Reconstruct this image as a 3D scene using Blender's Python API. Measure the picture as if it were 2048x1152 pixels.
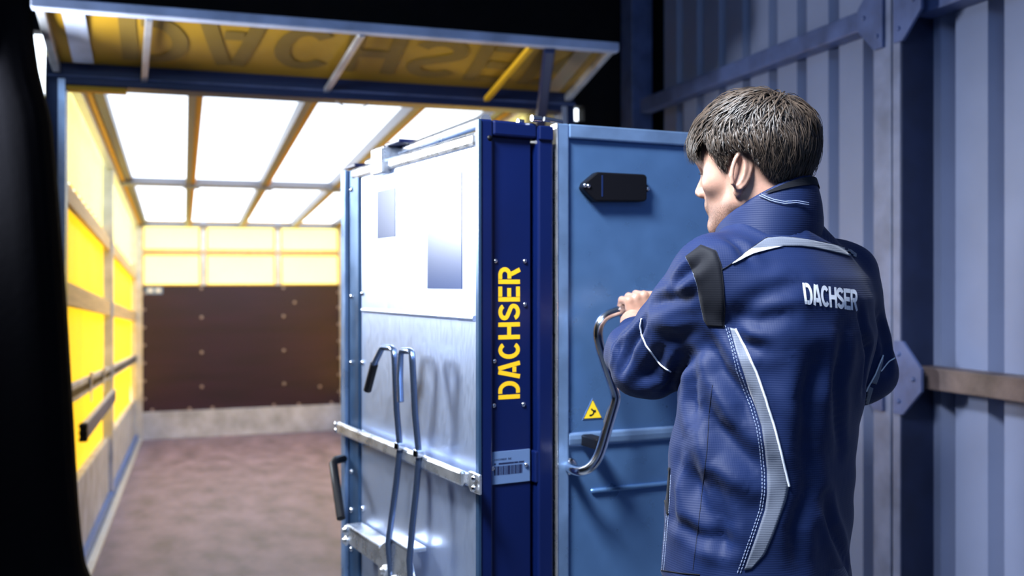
import bpy, bmesh, math, random
import numpy as np
from mathutils import Vector, Matrix
from mathutils.bvhtree import BVHTree

random.seed(7); rng = np.random.default_rng(7)
for o in list(bpy.data.objects): bpy.data.objects.remove(o)
scene = bpy.context.scene
COL = scene.collection
R = math.radians

# ------------------------------------------------------------------ camera
FPX, HZ, EYE = 1991.0, 567.0, 1.48
YAW = math.atan(663 / FPX)
cam = bpy.data.cameras.new('camera'); camo = bpy.data.objects.new('camera', cam); COL.objects.link(camo)
camo.location = (0, 0, EYE); camo.rotation_euler = (R(90), 0, -YAW)
cam.sensor_width = 36; cam.lens = FPX * 36 / 2048; cam.shift_y = -9 / 2048
cam.clip_start = .05; cam.clip_end = 100
cam.dof.use_dof = True; cam.dof.focus_distance = 1.86; cam.dof.aperture_fstop = 3.0
scene.camera = camo

# ------------------------------------------------------------------ world / light / exposure
w = bpy.data.worlds.new('daylight'); scene.world = w; w.use_nodes = True
bg = w.node_tree.nodes['Background']; bg.inputs[0].default_value = (.82, .92, 1.06, 1); bg.inputs[1].default_value = 3.3
scene.view_settings.view_transform = 'Standard'; scene.view_settings.look = 'None'
scene.view_settings.exposure = 0.6; scene.view_settings.gamma = 1.0; scene.view_settings.use_curve_mapping = False

def cam_pt(c, d, z):                       # metres to the right of / ahead of the camera position -> world
    return Vector((c * math.cos(YAW) + d * math.sin(YAW), -c * math.sin(YAW) + d * math.cos(YAW), z))

def area(name, loc, target, sx, sy, power, col):
    l = bpy.data.lights.new(name, 'AREA'); l.shape = 'RECTANGLE'; l.size = sx; l.size_y = sy
    l.energy = power; l.color = col
    o = bpy.data.objects.new(name, l); COL.objects.link(o); o.location = loc
    o.rotation_euler = (Vector(target) - Vector(loc)).to_track_quat('-Z', 'Y').to_euler()
    return o
BLUE = (.30, .54, 1.0)
area('added_hall_fill', cam_pt(-.9, .2, 3.9), cam_pt(.3, 2.2, 1.2), 1.6, .5, 13, BLUE)  # unseen blue fill lights added overhead, no fixtures
area('added_hall_fill', cam_pt(.6, -2.4, 3.9), cam_pt(.5, -1.2, .0), 2.5, .6, 38, BLUE)
area('added_flood_light', cam_pt(-2.20, 3.82, 1.95), cam_pt(.4, 2.6, 1.5), .35, .85, 92, (.86, .92, 1.0))  # unseen source added for the glow on cabinet side, man and wall
sl_ = area('added_key_light', cam_pt(-.75, .95, 3.25), cam_pt(.22, 2.05, 1.45), .7, .5, 33, (.86, .92, 1.0)); sl_.data.spread = R(78)  # unseen key light added for the man and cabinet front

# ------------------------------------------------------------------ materials
def mat(name, col, rough=.5, metal=0., noise=0., nscale=8., bump=0., bscale=60., emit=0., trans=0., sheen=0., coat=0., sss=0.,
        aniso=None, spec=.5, stretch=(1, 1, 1)):
    m = bpy.data.materials.new(name); m.use_nodes = True
    nt = m.node_tree; b = nt.nodes['Principled BSDF']
    b.inputs['Base Color'].default_value = (*col, 1); b.inputs['Roughness'].default_value = rough
    b.inputs['Metallic'].default_value = metal; b.inputs['Specular IOR Level'].default_value = spec
    if sheen: b.inputs['Sheen Weight'].default_value = sheen; b.inputs['Sheen Roughness'].default_value = .4
    if coat: b.inputs['Coat Weight'].default_value = coat
    if sss:
        b.inputs['Subsurface Weight'].default_value = sss; b.inputs['Subsurface Radius'].default_value = (.012, .005, .003)
        b.inputs['Subsurface Scale'].default_value = .6
    if emit:
        b.inputs['Emission Color'].default_value = (*col, 1); b.inputs['Emission Strength'].default_value = emit
    tc = None
    if noise or bump:
        tc = nt.nodes.new('ShaderNodeTexCoord'); mp = nt.nodes.new('ShaderNodeMapping'); mp.inputs['Scale'].default_value = stretch
        nt.links.new(tc.outputs['Object'], mp.inputs['Vector'])
    if noise:
        n = nt.nodes.new('ShaderNodeTexNoise'); n.inputs['Scale'].default_value = nscale; n.inputs['Detail'].default_value = 6
        nt.links.new(mp.outputs[0], n.inputs['Vector'])
        r = nt.nodes.new('ShaderNodeMapRange'); r.inputs[1].default_value = .3; r.inputs[2].default_value = .7
        r.inputs[3].default_value = 1 - noise; r.inputs[4].default_value = 1 + noise
        nt.links.new(n.outputs[0], r.inputs[0])
        mx = nt.nodes.new('ShaderNodeMix'); mx.data_type = 'RGBA'; mx.blend_type = 'MULTIPLY'; mx.inputs[0].default_value = 1
        mx.inputs[6].default_value = (*col, 1); nt.links.new(r.outputs[0], mx.inputs[7])
        nt.links.new(mx.outputs[2], b.inputs['Base Color'])
        if metal > .5:
            r2 = nt.nodes.new('ShaderNodeMapRange'); r2.inputs[1].default_value = .3; r2.inputs[2].default_value = .7
            r2.inputs[3].default_value = rough * .8; r2.inputs[4].default_value = rough * 1.25
            nt.links.new(n.outputs[0], r2.inputs[0]); nt.links.new(r2.outputs[0], b.inputs['Roughness'])
    if bump:
        n2 = nt.nodes.new('ShaderNodeTexNoise'); n2.inputs['Scale'].default_value = bscale; n2.inputs['Detail'].default_value = 4
        nt.links.new(mp.outputs[0], n2.inputs['Vector'])
        bp = nt.nodes.new('ShaderNodeBump'); bp.inputs['Strength'].default_value = bump; bp.inputs['Distance'].default_value = .01
        nt.links.new(n2.outputs[0], bp.inputs['Height']); nt.links.new(bp.outputs[0], b.inputs['Normal'])
    if trans:
        t = nt.nodes.new('ShaderNodeBsdfTranslucent'); t.inputs[0].default_value = (*col, 1)
        if noise: nt.links.new(mx.outputs[2], t.inputs[0])
        ms = nt.nodes.new('ShaderNodeMixShader'); ms.inputs[0].default_value = trans
        out = nt.nodes['Material Output']
        nt.links.new(b.outputs[0], ms.inputs[1]); nt.links.new(t.outputs[0], ms.inputs[2]); nt.links.new(ms.outputs[0], out.inputs[0])
    return m

M = {}
M['black'] = mat('black_rubber', (.0015, .0015, .0025), .95, bump=.1, bscale=30, spec=.05)
M['blackwall'] = mat('black_paint', (.003, .0032, .0048), .85, noise=.3, spec=.2)
M['concrete'] = mat('concrete', (.16, .17, .19), .8, noise=.25, nscale=4, bump=.2)
M['hallwall'] = mat('hall_paint', (.30, .36, .45), .8, noise=.1)
M['sheetwall'] = mat('corrugated_paint', (.185, .22, .35), .42, noise=.08, nscale=3, bump=.03, bscale=20)
M['beam'] = mat('beam_paint', (.07, .10, .23), .45, noise=.3, nscale=9, bump=.1, bscale=50)
M['rustbeam'] = mat('worn_beam', (.13, .095, .09), .45, noise=.45, nscale=7, bump=.15)
M['alu'] = mat('aluminium', (.62, .64, .68), .38, .75, noise=.15, nscale=12)
M['alu_dull'] = mat('dull_aluminium', (.42, .47, .62), .5, .25, noise=.3, nscale=5, bump=.05)
M['roof'] = mat('translucent_roof', (.86, .87, .88), .6, trans=.8)
M['tarp'] = mat('yellow_tarp', (.95, .45, .006), .45, trans=.62)
M['tarp'].node_tree.nodes['Principled BSDF'].inputs['Base Color'].default_value = (.50, .42, .26, 1)
M['glaretarp'] = mat('overexposed_tarp', (.95, .74, .20), .5, trans=.62)  # tarp yellow made paler: overexposed backlight put into the colour
M['glaretarp'].node_tree.nodes['Principled BSDF'].inputs['Base Color'].default_value = (.60, .56, .44, 1)
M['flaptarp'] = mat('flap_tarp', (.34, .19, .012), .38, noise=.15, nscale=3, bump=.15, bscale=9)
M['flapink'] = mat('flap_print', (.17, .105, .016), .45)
M['strapyel'] = mat('yellow_strap', (.80, .44, .008), .6)
M['lathgrey'] = mat('lath_grey', (.20, .21, .26), .5, .3)
M['rearsteel'] = mat('rear_post_steel', (.045, .10, .20), .35, .6, noise=.1)
M['boltgrey'] = mat('bolt_grey', (.30, .25, .26), .45, .4)
M['post'] = mat('post_paint', (.16, .185, .29), .42, noise=.25, nscale=9, bump=.08, bscale=50)
M['shadedpost'] = mat('shaded_post_paint', (.012, .02, .06), .5, noise=.2)  # post paint darkened: shade on the camera-facing side put into the colour
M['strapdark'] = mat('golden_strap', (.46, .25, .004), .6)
M['wood'] = mat('lath_wood', (.56, .43, .27), .6, noise=.2, nscale=14, stretch=(1, .15, 4))
M['plywood'] = mat('brown_plywood', (.016, .0035, .017), .40, noise=.35, nscale=3, stretch=(.4, 1, 3))
M['deck'] = mat('deck_board', (.160, .120, .185), .55, noise=.42, nscale=3.5, bump=.1, bscale=40, stretch=(1.6, .7, 1))
M['bluedark'] = mat('frame_blue', (.008, .020, .08), .4, .1)
M['bluerail'] = mat('blue_rail', (.05, .13, .42), .4)
M['bluepaint'] = mat('cabinet_blue', (.0008, .0065, .056), .38, noise=.08, nscale=5)
M['steel'] = mat('brushed_steel', (.54, .64, .86), .36, .88, noise=.05, nscale=40, stretch=(30, 30, 1))
M['galv'] = mat('galvanised_steel', (.12, .25, .50), .31, .65, noise=.035, nscale=14, stretch=(1, 1, 1))
M['galvframe'] = mat('galvanised_frame', (.20, .32, .54), .32, .6, noise=.22, nscale=9, bump=.03)
M['chrome'] = mat('polished_steel', (.82, .84, .88), .13, 1.)
M['zinc'] = mat('zinc_steel', (.80, .82, .86), .28, .9, noise=.1, nscale=20)
M['darkplate'] = mat('dark_foil', (.030, .060, .17), .30, .0, spec=.25)
M['plastic'] = mat('black_plastic', (.003, .003, .005), .5, spec=.22)
M['yellow'] = mat('yellow_print', (.92, .52, .010), .5)
M['ink'] = mat('navy_print', (.004, .010, .05), .6)
M['plate'] = mat('label_plate', (.16, .26, .48), .4, .35)
M['signyel'] = mat('sign_yellow', (.90, .60, .02), .5)
M['signblk'] = mat('sign_black', (.008, .008, .010), .5)
M['white'] = mat('white_marking', (.70, .73, .80), .5)

# ------------------------------------------------------------------ mesh helpers
class MB:
    def __init__(s): s.v = []; s.f = []; s.sm = []
    def add(s, vs, fs, smooth=False):
        n = len(s.v); s.v += [tuple(p) for p in vs]; s.f += [tuple(i + n for i in f) for f in fs]; s.sm += [smooth] * len(fs); return s
    def box(s, x0, x1, y0, y1, z0, z1):
        return s.add([(x0, y0, z0), (x1, y0, z0), (x1, y1, z0), (x0, y1, z0), (x0, y0, z1), (x1, y0, z1), (x1, y1, z1), (x0, y1, z1)],
                     [(0, 3, 2, 1), (4, 5, 6, 7), (0, 1, 5, 4), (1, 2, 6, 5), (2, 3, 7, 6), (3, 0, 4, 7)])
    def bar(s, p, q, wdt, hgt, up=(0, 0, 1)):
        p = Vector(p); q = Vector(q); d = (q - p).normalized(); u = Vector(up)
        if abs(d.dot(u)) > .98: u = Vector((0, 1, 0))
        sd = d.cross(u).normalized(); u = sd.cross(d)
        c = [sd * a * wdt / 2 + u * b * hgt / 2 for a, b in ((-1, -1), (1, -1), (1, 1), (-1, 1))]
        return s.add([p + k for k in c] + [q + k for k in c], [(0, 3, 2, 1), (4, 5, 6, 7), (0, 1, 5, 4), (1, 2, 6, 5), (2, 3, 7, 6), (3, 0, 4, 7)])
    def tube(s, pts, r, n=10, caps=True, taper=None):
        pts = [Vector(p) for p in pts]; rings = []; prev = None
        for i, p in enumerate(pts):
            d = (pts[min(i + 1, len(pts) - 1)] - pts[max(i - 1, 0)]).normalized()
            if prev is None:
                u = Vector((0, 0, 1)) if abs(d.z) < .9 else Vector((1, 0, 0)); prev = d.cross(u).normalized()
            a = (prev - d * prev.dot(d)).normalized(); b = d.cross(a); prev = a
            rr = r if taper is None else r * taper[i]
            rings.append([p + a * math.cos(2 * math.pi * k / n) * rr + b * math.sin(2 * math.pi * k / n) * rr for k in range(n)])
        vs = [p for ring in rings for p in ring]; fs = []
        for i in range(len(rings) - 1):
            for k in range(n): fs.append((i * n + k, i * n + (k + 1) % n, (i + 1) * n + (k + 1) % n, (i + 1) * n + k))
        s.add(vs, fs, True)
        if caps: s.add(rings[0], [tuple(range(n))[::-1]]); s.add(rings[-1], [tuple(range(n))])
        return s
    def lathe(s, c, axis, prof, n=14):
        c = Vector(c); ax = Vector(axis).normalized(); u = ax.orthogonal().normalized(); v = ax.cross(u); vs = []; fs = []
        for (r, h) in prof:
            for k in range(n): t = 2 * math.pi * k / n; vs.append(c + ax * h + (u * math.cos(t) + v * math.sin(t)) * r)
        for i in range(len(prof) - 1):
            for k in range(n): fs.append((i * n + k, i * n + (k + 1) % n, (i + 1) * n + (k + 1) % n, (i + 1) * n + k))
        m = len(prof) - 1; fs.append(tuple(range(n))[::-1]); fs.append(tuple(m * n + k for k in range(n)))
        return s.add(vs, fs, True)
    def prism(s, poly, o, ux, uy, un, t):          # 2-D outline (CCW) -> solid of thickness t along un
        o, ux, uy, un = map(Vector, (o, ux, uy, un)); n = len(poly)
        a = [o + ux * x + uy * y for x, y in poly]; b = [p + un * t for p in a]
        return s.add(a + b, [tuple(range(n))[::-1], tuple(range(n, 2 * n))] + [(i, (i + 1) % n, (i + 1) % n + n, i + n) for i in range(n)])
    def grid(s, fn, nu, nv, smooth=True):
        vs = [fn(i / nu, j / nv) for j in range(nv + 1) for i in range(nu + 1)]
        fs = [(j * (nu + 1) + i, j * (nu + 1) + i + 1, (j + 1) * (nu + 1) + i + 1, (j + 1) * (nu + 1) + i) for j in range(nv) for i in range(nu)]
        return s.add(vs, fs, smooth)
    def mesh(s, name, m):
        me = bpy.data.meshes.new(name); me.from_pydata(s.v, [], s.f); me.polygons.foreach_set('use_smooth', s.sm)
        for k in (m if isinstance(m, (list, tuple)) else [m]): me.materials.append(k)
        me.update(); return me
    def build(s, name, m, parent=None, bevel=0., loc=None):
        o = bpy.data.objects.new(name, s.mesh(name, m)); COL.objects.link(o); o.parent = parent
        if loc is not None: o.location = loc
        if bevel:
            md = o.modifiers.new('bevel', 'BEVEL'); md.width = bevel; md.segments = 2; md.limit_method = 'ANGLE'
        return o
def tag(o, label=None, cat=None, group=None, kind=None):
    if label: o['label'] = label
    if cat: o['category'] = cat
    if group: o['group'] = group
    if kind: o['kind'] = kind
    return o
def empty(name, loc, rot=(0, 0, 0)):
    o = bpy.data.objects.new(name, None); COL.objects.link(o); o.location = loc; o.rotation_euler = rot; o.empty_display_size = .1
    return o
def link_copy(name, me, parent, loc=(0, 0, 0), rot=(0, 0, 0)):
    o = bpy.data.objects.new(name, me); COL.objects.link(o); o.parent = parent; o.location = loc; o.rotation_euler = rot; return o

# --- stencil lettering: strokes with butt ends
def arc(cx, cy, rx, ry, a0, a1, n=14):
    return [(cx + rx * math.cos(R(a0 + (a1 - a0) * i / n)), cy + ry * math.sin(R(a0 + (a1 - a0) * i / n))) for i in range(n + 1)]
T = .18
GL = {
 'D': (.74, [[(.09, 0), (.09, 1)], [(.235, .91), (.36, .91)] + arc(.36, .5, .29, .41, 84, -84) + [(.36, .09), (.235, .09)]]),
 'A': (.74, [[(.085, 0), (.30, 1.0)], [(.655, 0), (.44, 1.0)], [(.275, .26), (.50, .26)]]),
 'C': (.72, [arc(.37, .5, .28, .41, 42, 318, 26)]),
 'H': (.70, [[(.09, 0), (.09, 1)], [(.61, 0), (.61, 1)], [(.18, .5), (.52, .5)]]),
 'S': (.68, [arc(.34, .705, .25, .205, 20, 200, 14) + [(.18, .58), (.50, .43)] + arc(.34, .295, .25, .205, 25, -165, 14)]),
 'E': (.64, [[(.09, 0), (.09, 1)], [(.20, .91), (.62, .91)], [(.20, .5), (.56, .5)], [(.20, .09), (.62, .09)]]),
 'R': (.70, [[(.09, 0), (.09, 1)], [(.20, .91), (.36, .91)] + arc(.38, .70, .22, .21, 84, -84) + [(.36, .49), (.22, .49)], [(.40, .42), (.60, 0)]]),
}
def stroke_quads(pts, wd, step=.12):
    out = []; P = [Vector(pts[0])]; offs = []
    for a, b in zip(pts[:-1], pts[1:]):
        a = Vector(a); b = Vector(b); n = max(1, int((b - a).length / step)) if wd > .05 else 1
        P += [a.lerp(b, (k + 1) / n) for k in range(n)]
    for i in range(len(P)):
        d = (P[min(i + 1, len(P) - 1)] - P[max(i - 1, 0)]).normalized(); offs.append(Vector((-d.y, d.x)) * wd / 2)
    for i in range(len(P) - 1): out.append((P[i] - offs[i], P[i + 1] - offs[i + 1], P[i + 1] + offs[i + 1], P[i] + offs[i]))
    return out
def text_quads(word, gap=.10, wd=T):
    x = 0; out = []
    for ch in word:
        wdt, st = GL[ch]
        qs = []
        for sk in st: qs += stroke_quads(sk, wd)
        out.append([[(p.x + x, p.y) for p in q] for q in qs]); x += wdt + gap
    return out, x - gap
def letter_meshes(word, fn, name, material, parent, gap=.10):
    """each letter one part; fn(u in 0..1, v in 0..1) -> point"""
    gl, tot = text_quads(word, gap)
    for qs in gl:
        mb = MB()
        for q in qs: mb.add([fn(x / tot, y) for x, y in q], [(0, 1, 2, 3)])
        mb.build(name, material, parent)

# ------------------------------------------------------------------ the hall (structure)
HX0, HX1, HY0, HY1, HZT = -4.0, 2.92, -4.2, 5.62, 4.2
tag(MB().box(HX0 - .2, HX1 + .2, HY0 - .2, 4.775, -.6, 0).build('floor', M['concrete']), kind='structure')
tag(MB().box(HX0 - .2, HX1 + .2, HY0 - .2, HY1 + .2, HZT, HZT + .2).build('ceiling', M['hallwall']), kind='structure')
tag(MB().box(HX0 - .2, HX0, HY0, HY1, -.6, HZT).build('wall_left', M['blackwall']), kind='structure')
tag(MB().box(HX0, HX1 + .2, HY0 - .2, HY0, -.6, HZT).build('wall_back', M['hallwall']), kind='structure')
fw = MB()
fw.box(HX0, -.96, HY1, HY1 + .1, -.6, HZT)                 # left of the truck opening
fw.box(-.96, -.58, HY1, HY1 + .1, -.6, 2.36)
fw.box(-.96, -.58, HY1, HY1 + .1, 2.78, HZT)
fw.box(-.58, 2.03, HY1, HY1 + .1, 2.64, HZT)               # above the truck
fw.box(2.03, 2.27, HY1, HY1 + .1, -.6, HZT)
fw.box(2.27, 2.335, HY1, HY1 + .1, -.6, 2.47)
fw.box(2.27, 2.335, HY1, HY1 + .1, 2.56, HZT)
fw.box(2.335, HX1 + .2, HY1, HY1 + .1, -.6, HZT)
tag(fw.build('wall_front', M['blackwall']), kind='structure')
wr = tag(MB().box(HX1 + .02, HX1 + .2, HY0, HY1, -.6, HZT).build('wall_right', M['hallwall']), kind='structure')
# corrugated sheets: crest proud, valley recessed, one sheet per four pitches
PIT, X0, XV = .2345, 2.70, 2.765
def corr(y_start, n):
    m = MB(); prof = []
    for k in range(n):
        yc = y_start - k * PIT
        prof += [(X0, yc + .088), (X0, yc - .070), (XV, yc - .098), (XV, yc - .128)]
    prof.append((X0, y_start - n * PIT + .088))
    vs = []; fs = []
    for (x, y) in prof: vs += [(x, y, 0.0), (x, y, HZT)]
    for i in range(len(prof) - 1): fs.append((2 * i, 2 * i + 1, 2 * i + 3, 2 * i + 2))
    return m.add(vs, fs)
me_sheet = corr(0, 4).mesh('corrugated_sheet', M['sheetwall']); me_one = corr(0, 1).mesh('corrugated_sheet', M['sheetwall'])
for k in range(2): link_copy('corrugated_sheet', me_sheet, wr, (0, 5.187 - k * 4 * PIT, 0))
link_copy('corrugated_sheet', me_one, wr, (0, 5.187 - 8 * PIT, 0))
for k in range(8): link_copy('corrugated_sheet', me_sheet, wr, (.07, 2.942 + PIT - k * 4 * PIT, 0))     # next bay is set back
# steel frame in front of the sheets
for z, y0, y1, mm in ((2.545, 3.315, 5.56, 'beam'), (1.12, 3.315, 5.56, 'beam')):
    MB().box(2.615, 2.697, y0, y1, z - .042, z + .042).build('wall_rail', M[mm], wr, .006)
for z, mm in ((2.545, 'beam'), (1.122, 'rustbeam')):
    MB().box(2.67, 2.767, 1.2, 3.14, z - .042, z + .042).build('wall_rail', M[mm], wr, .006)
MB().box(2.62, 2.697, 3.207, 3.312, 0, HZT).build('wall_post', M['post'], wr, .006)
MB().box(2.62, 2.90, 3.145, 3.193, 0, HZT).build('wall_post', M['shadedpost'], wr, .006)  # shade of this half is in its paint
MB().box(2.616, 2.622, 3.15, 3.19, 0, HZT).build('post_trim', M['post'], wr)
MB().box(2.66, 2.90, 3.194, 3.206, 0, HZT).build('post_joint', M['blackwall'], wr)
MB().box(2.56, 2.697, 5.42, 5.58, 0, HZT).build('wall_post', M['beam'], wr, .006)
for z in (2.545, 1.12):
    for sgn, yb in ((1, 3.24), (-1, 3.175)):
        poly = [(0, -.14), (.05, -.14), (.15, -.042), (.15, .042), (.05, .14), (0, .14)]
        if sgn < 0: poly = [(-x, y) for x, y in poly][::-1]
        MB().prism(poly, (2.606, yb, z), (0, 1, 0), (0, 0, 1), (1, 0, 0), .012).build('gusset_plate', M['beam'], wr)
        for dy, dz in ((.03, .09), (.03, -.09), (.11, 0)):
            MB().lathe((2.606, yb + sgn * dy, z + dz), (-1, 0, 0), [(.009, 0), (.009, .005), (.005, .008)], 8).build('bolt', M['beam'], wr)
# black dock shelter cushion, left
edge = [(56, -60), (58, 0), (60, 60), (64, 88), (70, 130), (82, 180), (92, 212), (99, 245), (106, 320), (114, 420), (122, 520), (130, 640), (137, 760), (143, 860), (148, 950), (153, 1030), (158, 1085), (166, 1140), (182, 1180), (215, 1215)]
def px_at(px, py, d): return cam_pt((px - 1024) / FPX * d, d, EYE + (HZ - py) / FPX * d)
pad = MB(); DP = 4.02
def padfn(u, v):
    k = v * (len(edge) - 1); i = min(int(k), len(edge) - 2); t = k - i
    ex = edge[i][0] * (1 - t) + edge[i + 1][0] * t; ey = edge[i][1] * (1 - t) + edge[i + 1][1] * t
    p = px_at(ex, ey, DP)
    # rounded nose profile in plan, running away to the left
    pr = [(-.80, 0), (-.30, -.02), (-.10, -.01), (-.035, .02), (-.008, .06), (0, .11), (-.008, .16), (-.035, .20), (-.10, .23), (-.80, .24)]
    j = u * (len(pr) - 1); a = min(int(j), len(pr) - 2); s = j - a
    dx = pr[a][0] * (1 - s) + pr[a + 1][0] * s; dy = pr[a][1] * (1 - s) + pr[a + 1][1] * s
    return (p.x + dx, p.y + dy, max(p.z, .002))
pad.grid(padfn, 27, 60)
tag(pad.build('dock_shelter_cushion', M['black']), 'black rubber dock shelter cushion at the left edge of the truck opening', 'dock shelter')

# ------------------------------------------------------------------ truck body
TW, TL, TH = 2.48, 7.69, 2.60
truck = empty('truck_body', (-.5272, 4.799, .002), (R(-2.70), R(-.23), R(-.08)))
tag(truck, 'open curtain-side truck body with translucent white roof, yellow tarps and brown front board', 'truck body')
MB().box(-.04, TW + .04, .0, TL + .05, -.10, 0).build('cargo_floor', M['deck'], truck)
MB().box(.0, .09, .0, TL, 0, .016).build('floor_edge', M['alu'], truck)
MB().box(TW - .09, TW, .0, TL, 0, .016).build('floor_edge', M['alu'], truck)
bays = [(.06, 3.21), (3.29, 7.57)]
for side in (0, 1):
    X = 0 if side == 0 else TW; s = 1 if side == 0 else -1
    xo = lambda a, b: (min(X + s * a, X + s * b), max(X + s * a, X + s * b))
    for (y0, y1) in bays:
        a, b = xo(-.03, .015)
        MB().box(a, b, y0, y1, .02, .475).build('drop_side', M['alu_dull'], truck, .004)
        a, b = xo(.015, .05); MB().box(a, b, y0, y1, .02, .075).build('base_rail', M['bluerail'], truck, .004)
        for z, h in ((1.925, .045), (1.445, .055)):
            a, b = xo(0, .028); MB().box(a, b, y0, y1, z - h, z + h).build('side_lath', M['wood'], truck, .003)
        a, b = xo(0, .03); rl = MB().box(a, b, y0, y1, .915, 1.005).build('lashing_rail', M['alu_dull'], truck, .003)
        a, b = xo(.0295, .033); MB().box(a, b, y0, y1, .943, .977).build('rail_slot', M['plastic'], rl)
        # yellow curtain of this bay, gently billowing
        def tf(u, v, y0=y0, y1=y1, z0=.44, z1=2.06):
            y = y0 - .04 + (y1 - y0 + .08) * u; z = z0 + (z1 - z0) * v
            return (X - s * (.035 + .012 * math.sin(y * 7 + z) * math.sin(3.1 * v) + .010 * math.sin(y * 23) * v), y, z)
        MB().grid(tf, 60, 14).build('side_tarp', M['tarp'], truck)
        MB().grid(lambda u, v: tf(u, v, z0=2.06, z1=2.60), 60, 6).build('upper_side_tarp', M['glaretarp'], truck)
    for y in (3.25, 7.62):
        a, b = xo(-.03, .045); MB().box(a, b, y - .04, y + .04, 0, TH).build('side_post', M['alu_dull'] if y < 5 else M['alu'], truck, .005)
    # roof edge beam: aluminium with yellow strap and brown tarp roll beside it
    a, b = xo(0.0, .05); MB().box(a, b, 0, TL, 2.50, 2.60).build('roof_edge_beam', M['alu'], truck, .004)
    a, b = xo(.058, .082); MB().box(a, b, .02, TL, 2.535, 2.59).build('yellow_strap', M['strapyel'], truck)
    a, b = xo(.095, .145); MB().box(a, b, .02, TL, 2.54, 2.60).build('roof_side_lath', M['plywood'], truck)
MB().grid(lambda u, v: (-.02 + (TW + .04) * u, TL * v, 2.63 + .012 * math.sin(math.pi * u * 4) ** 2), 24, 24).build('roof_sheet', M['roof'], truck)
for x in (.62, 1.24, 1.86):
    MB().box(x - .046, x - .004, .05, TL - .05, 2.52, 2.60).build('roof_lath', M['lathgrey'], truck, .003)
    MB().box(x + .000, x + .034, .05, TL - .05, 2.53, 2.60).build('yellow_strap', M['strapdark'], truck)
    for y in (4.16,):
        MB().box(x - .07, x + .07, y - .07, y + .07, 2.50, 2.53).build('joint_plate', M['lathgrey'], truck, .004)
for y, hw in ((4.16, .07), (TL - .05, .04)):
    MB().box(.0, TW, y - hw, y + hw, 2.515, 2.575).build('roof_bow', M['lathgrey'], truck, .005)
# front wall of the load space
MB().box(.0, TW, TL - .03, TL + .03, 0, .325).build('kick_plate', M['alu_dull'], truck, .004)
MB().box(.09, TW - .06, TL - .022, TL + .02, .325, 1.815).build('front_board', M['plywood'], truck)
MB().box(.125, .32, TL - .026, TL - .0225, 1.715, 1.80).build('info_sticker', M['plate'], truck)
for xx in (.125, .215): MB().box(xx + .03, xx + .085, TL - .028, TL - .0265, 1.735, 1.78).build('sticker_symbol', M['white'], truck)
for (x0, x1) in ((-.03, .095), (TW - .065, TW + .03)):
    MB().box(x0, x1, TL - .06, TL + .05, 0, TH).build('corner_post', M['alu'], truck, .006)
xs = [.095, .785, 1.665, TW - .065]
for i in range(3):
    for z0, z1 in ((1.815, 2.195), (2.235, 2.60)):
        a, b = xs[i] + .03 * (i > 0), xs[i + 1] - .03 * (i < 2)
        MB().grid(lambda u, v: (a + (b - a) * u, TL + .02 + .03 * math.sin(math.pi * u) * math.sin(math.pi * v), z0 + (z1 - z0) * v), 10, 6).build('front_tarp', M['glaretarp'], truck)  # panes coloured as if bleached by daylight behind
        for q in ((a, a + .018, z0, z1), (b - .018, b, z0, z1), (a + .018, b - .018, z0, z0 + .018), (a + .018, b - .018, z1 - .018, z1)):
            MB().box(q[0], q[1], TL + .004, TL + .018, q[2], q[3]).build('tarp_hem', M['strapyel'], truck)
MB().box(.095, TW - .065, TL - .02, TL + .015, 2.195, 2.235).build('front_lath', M['wood'], truck)
for x in xs[1:3]: MB().box(x - .032, x + .032, TL - .012, TL + .03, 1.815, TH).build('front_post', M['alu'], truck, .003)
bolt_me = MB().lathe((0, 0, 0), (0, -1, 0), [(.019, 0), (.019, .004), (.013, .008), (.004, .009)], 12).mesh('bolt', M['boltgrey'])
bl = [(x, z) for x in (.76, 1.725) for z in (1.78, 1.43, 1.01, .60)] + [(.115, z) for z in (1.72, 1.53, 1.32, 1.11, .90, .69, .48)] + \
     [(2.40, z) for z in (1.72, 1.53, 1.32, 1.11, .90, .69, .48)] + [(x, .345) for x in (.2, .62, .88, 1.6, 1.9, 2.3)] + [(1.86, 1.60), (2.16, .55)]
for x, z in bl: link_copy('bolt', bolt_me, truck, (x, TL - .022, z))
# rear frame and raised flap
for (a, b) in ((-.035, .045), (TW - .045, TW + .03)):
    MB().box(a, b, -.03, .09, 0, 2.44).build('rear_post', M['bluedark'], truck, .006)
    MB().box(a + .05 if a < 0 else a, b if a < 0 else a + .03, -.034, -.0305, .0, 2.40).build('post_trim', M['alu'], truck)
hd = MB().box(-.035, TW + .03, -.03, .08, 2.375, 2.50).build('header_beam', M['bluedark'], truck, .006)
MB().box(-.03, TW + .03, -.038, -.0305, 2.408, 2.418).build('header_trim', M['beam'], hd)
MB().box(.05, .30, -.02, .04, 2.355, 2.3745).build('amber_reflector', M['strapyel'], hd)
FO, FZ = -.605, 2.555
def flap(u, v): return (.01 + (TW - .02) * u, -.03 + (FO + .03) * v, 2.445 + (FZ - 2.445) * v)
fl = MB().grid(lambda u, v: (*flap(u, v)[:2], flap(u, v)[2] + .028 - .022 * math.sin(math.pi * v) * (.6 + .4 * math.sin(9 * u))), 60, 10).build('flap_tarp', M['flaptarp'], truck)
letter_meshes('DACHSER', lambda u, v: tuple(Vector(flap(.115 + .86 * u, .14 + .72 * (1 - v) * 1.0)) + Vector((0, 0, -.002))) if False else
              (flap(.115 + .86 * u, .90 - .70 * (1 - v) if False else .18 + .70 * (1 - v))[0], flap(0, .18 + .70 * (1 - v))[1],
               flap(0, .18 + .70 * (1 - v))[2] + .024 - .022 * math.sin(math.pi * (.18 + .70 * (1 - v))) * (.6 + .4 * math.sin(9 * (.115 + .86 * u)))), 'letter', M['flapink'], fl, .12)
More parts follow.
